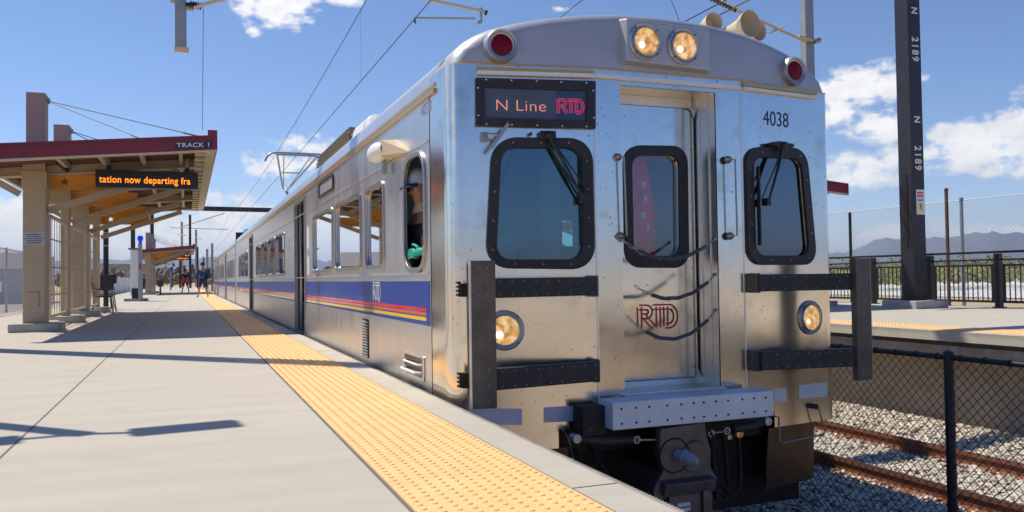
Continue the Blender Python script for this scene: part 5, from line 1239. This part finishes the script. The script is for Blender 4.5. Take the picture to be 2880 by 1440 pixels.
def walker(x, y, sc, label, jacket, legs, shoes, bag, facing=1, cat='person'):
    t = root('person', (x, y, 0), label, cat); s = sc
    def V(a, b_, c, r, r2=None): return (x+a*s*facing, y+b_*s, c*s, r*s, (r2 or r)*s)
    P_ = [V(0, 0, .95, .13, .11), V(0, 0, 1.15, .12, .10), V(0, 0, 1.36, .16, .11), V(0, 0, 1.5, .06), V(0, 0, 1.62, .085, .095), V(0, 0, 1.74, .08, .085),
          V(-.09, -.04, .90, .09), V(-.16, -.14, .50, .06), V(-.24, -.05, .09, .04), V(-.26, -.17, .04, .04),
          V(.09, .04, .90, .09), V(.15, .14, .50, .06), V(.24, .22, .12, .04), V(.24, .08, .04, .04),
          V(-.2, 0, 1.38, .06), V(-.3, -.08, 1.12, .045), V(-.36, -.2, .9, .035), V(-.37, -.24, .82, .03),
          V(.2, 0, 1.38, .06), V(.3, .04, 1.12, .045), V(.26, -.14, .95, .035), V(.25, -.2, .9, .03)]
    E_ = [(0, 1), (1, 2), (2, 3), (3, 4), (4, 5), (0, 6), (6, 7), (7, 8), (8, 9), (0, 10), (10, 11), (11, 12), (12, 13), (2, 14), (14, 15), (15, 16), (16, 17), (2, 18), (18, 19), (19, 20), (20, 21)]
    skin('body', P_, E_, 'skin', t)
    g = 1.22
    J = [(*P_[i][:3], P_[i][3]*g+.01, P_[i][4]*g+.01) for i in (0, 1, 2, 14, 15, 16, 18, 19, 20)]
    skin('jacket', J, [(0, 1), (1, 2), (2, 3), (3, 4), (4, 5), (2, 6), (6, 7), (7, 8)], jacket, t)
    Lg = [(*P_[i][:3], P_[i][3]*1.18+.012, P_[i][4]*1.18+.012) for i in (0, 6, 7, 10, 11)]
    skin('shorts' if shoes == 'tanbt' else 'trousers', Lg, [(0, 1), (1, 2), (0, 3), (3, 4)], legs, t)
    for i, j in ((8, 9), (12, 13)): skin('shoe', [(*P_[i][:3], .055*s), (*P_[j][:3], .05*s)], [(0, 1)], shoes, t, 1)
    b = MB(); b.lathe((x, y+.02*s, 1.66*s), (0, 0, 1), [(-.03*s, .108*s), (.05*s, .115*s), (.11*s, .09*s), (.15*s, .0)], 16); put('hair', b, 'cloth_dk', t, True)
    if bag: b = MB(); b.box(x+.12*s, x+.36*s, y+.02, y+.3*s, .95*s, 1.48*s); put('backpack', b, bag, t, bevel=.06)
    return t
pw = atz(566, 832); walker(pw.x, 44.8, 1.0, 'person in dark blue jacket and shorts with backpack walking along the yellow strip', 'jblue', 'navy', 'tanbt', 'navy')
p2 = walker(-.15, 66, .98, 'distant person in dark clothes carrying a bright pink bag', 'cloth_dk', 'cloth_dk', 'cloth_dk', None)
b = MB(); b.lathe((-.2, 65.6, .72), (0, 0, 1), [(0, .0), (0, .22), (.2, .26), (.38, .2), (.4, 0)], 14); tag(put('pink_bag', b, 'pink', None, True), 'bright pink bag carried by the distant person in dark clothes', 'bag')

# driver leaning in the cab side window
t = root('person', (1.95, 6.15, 0), 'driver in black uniform, pale blue cap and turquoise glove at the open cab window', 'person')
hc = atx(1180, 535, 1.775); dx, dy, hz = hc.x, hc.y, hc.z
P_ = [(dx+.15, dy+.10, hz-.92, .15, .13), (dx+.13, dy+.09, hz-.62, .14, .12), (dx+.08, dy+.05, hz-.27, .165, .12), (dx+.04, dy+.03, hz-.14, .058), (dx, dy, hz-.06, .065, .075), (dx-.005, dy, hz+.03, .078, .09), (dx, dy, hz+.10, .07, .08),
      (dx+.01, dy+.20, hz-.30, .06), (dx-.02, dy+.10, hz-.50, .048), (1.70, 6.42, .98, .036), (dx+.05, dy-.12, hz-.30, .06), (dx-.0, dy-.22, hz-.50, .048), (1.72, 6.15, .99, .036)]
skin('body', P_, [(0, 1), (1, 2), (2, 3), (3, 4), (4, 5), (5, 6), (2, 7), (7, 8), (8, 9), (2, 10), (10, 11), (11, 12)], 'skin', t)
J = [(*P_[i][:3], P_[i][3]*1.15+.008, (P_[i][4] if len(P_[i]) > 4 else P_[i][3])*1.15+.008) for i in (0, 1, 2, 7, 8, 10, 11)]
skin('uniform_coat', J, [(0, 1), (1, 2), (2, 3), (3, 4), (2, 5), (5, 6)], 'cloth_dk', t)
b = MB(); b.lathe((dx+.04, dy+.02, hz-.17), (-.25, 0, 1), [(0, .11), (.04, .082), (.07, .07), (.07, .05)], 18); put('shirt_collar', b, 'tan_l', t, True)
b = MB(); b.lathe((dx, dy, hz+.045), (-.05, .0, 1), [(0, .098), (.05, .104), (.10, .088), (.135, .05), (.145, 0)], 22); cpz = put('cap', b, 'capw', t, True)
b = MB(); rows = []
for k in range(9):
    a = PI*(.30+1.15*k/8)-.25; ca, sa = math.cos(a), math.sin(a); rows.append([(dx+.095*ca, dy+.095*sa, hz+.05), (dx+.135*ca, dy+.15*sa, hz+.035), (dx+.165*ca, dy+.19*sa, hz+.012)])
b.grid(rows); o = put('cap_brim', b, 'navy', cpz, True); m_ = o.modifiers.new('solid', 'SOLIDIFY'); m_.thickness = .008
b = MB(); b.tube([(dx-.104+.02*(1-math.cos(a)), dy+.028*math.cos(a), hz+.095+.028*math.sin(a)) for a in [PI*.3+PI*1.5*k/10 for k in range(11)]], .006, 5); put('cap_badge', b, 'navy', cpz)
b = MB()
for s in (-1, 1): b.lathe((dx-.068, dy+s*.033, hz+.005), (-1, 0, 0), [(-.01, .014), (.004, .011), (.008, 0)], 10)
put('eyes', b, 'cloth_dk', t); b = MB(); b.lathe((dx-.075, dy, hz-.02), (-1, 0, -.3), [(-.02, .02), (.012, .016), (.026, 0)], 10); put('nose', b, 'skin', t, True)
# gloved hand: palm, four fingers, thumb, laid along the sill
gv = [(1.68, 6.08, 1.00, .035), (1.66, 6.16, 1.005, .040, .026), (1.645, 6.25, 1.00, .038, .024)]
ge = [(0, 1), (1, 2)]
for k in range(4):
    i0 = len(gv); zz = 1.028-.019*k; L_ = (.085, .10, .095, .075)[k]
    gv += [(1.640, 6.28, zz, .0105), (1.625, 6.28+L_*.5, zz-.003, .0095), (1.618, 6.28+L_, zz-.014, .008)]; ge += [(2, i0), (i0, i0+1), (i0+1, i0+2)]
i0 = len(gv); gv += [(1.64, 6.17, 1.045, .012), (1.63, 6.22, 1.062, .0105), (1.625, 6.265, 1.066, .009)]; ge += [(1, i0), (i0, i0+1), (i0+1, i0+2)]
skin('glove', gv, ge, 'turq', t, 2)
gv = [(1.76, 5.96, .985, .07, .05), (1.71, 6.03, .985, .075, .045), (1.67, 6.10, .99, .05, .04)]; skin('glove_cuff', gv, [(0, 1), (1, 2)], 'turq', t, 2)

# red cloth hanging inside the end door window
PRc = Plane((2.65, 5.475, 0), (1, 0, 0)); c_ = [PRc.px(x, y) for x, y in [(1797, 468), (1812, 500), (1826, 540), (1830, 600), (1836, 690), (1800, 715), (1772, 712), (1772, 520), (1786, 500)]]
b = MB(); rows = []
for k in range(13):
    z = 1.72-.86*k/12; w_ = .04+.09*min(1, k/6); cx_ = PRc.px(1800, 600)[0]
    rows.append([(2.65+cx_+w_*(j/12*2-1)*1.0, 5.475+.008*math.sin(j*1.4+k*.3), z) for j in range(13)])
b.grid(rows); o = put('red_banner', b, 'redcloth', None, True); m_ = o.modifiers.new('solid', 'SOLIDIFY'); m_.thickness = .004
tag(o, 'red cloth with white marks hanging behind the window of the end door', 'cloth')
for i, (x, y, w_, h_) in enumerate(((1808, 520, .035, .05), (1812, 560, .03, .06), (1806, 605, .04, .05), (1820, 640, .02, .05))):
    q = PRc.px(x, y); wm_ = sheet('white_mark', Plane((2.65, 5.459, 0), (1, 0, 0)), [rpoly([(q[0]-w_/2, q[1]-h_/2), (q[0]+w_/2, q[1]-h_/2), (q[0]+w_/2, q[1]+h_/2), (q[0]-w_/2, q[1]+h_/2)], .012)], .002, 'white', o)

# ================================================================== AIR
hm = D.materials.new('air_haze'); hm.use_nodes = True; nt = hm.node_tree; nt.nodes.remove(nt.nodes['Principled BSDF'])
pv = nt.nodes.new('ShaderNodeVolumePrincipled'); pv.inputs['Color'].default_value = (.72, .83, 1, 1); pv.inputs['Density'].default_value = 1.3e-4; pv.inputs['Anisotropy'].default_value = .2
nt.links.new(pv.outputs[0], nt.nodes['Material Output'].inputs['Volume'])
b = MB(); b.box(-12500, 12500, -12500, 12500, -8, 330); tag(put('haze', b, hm), kind='stuff')
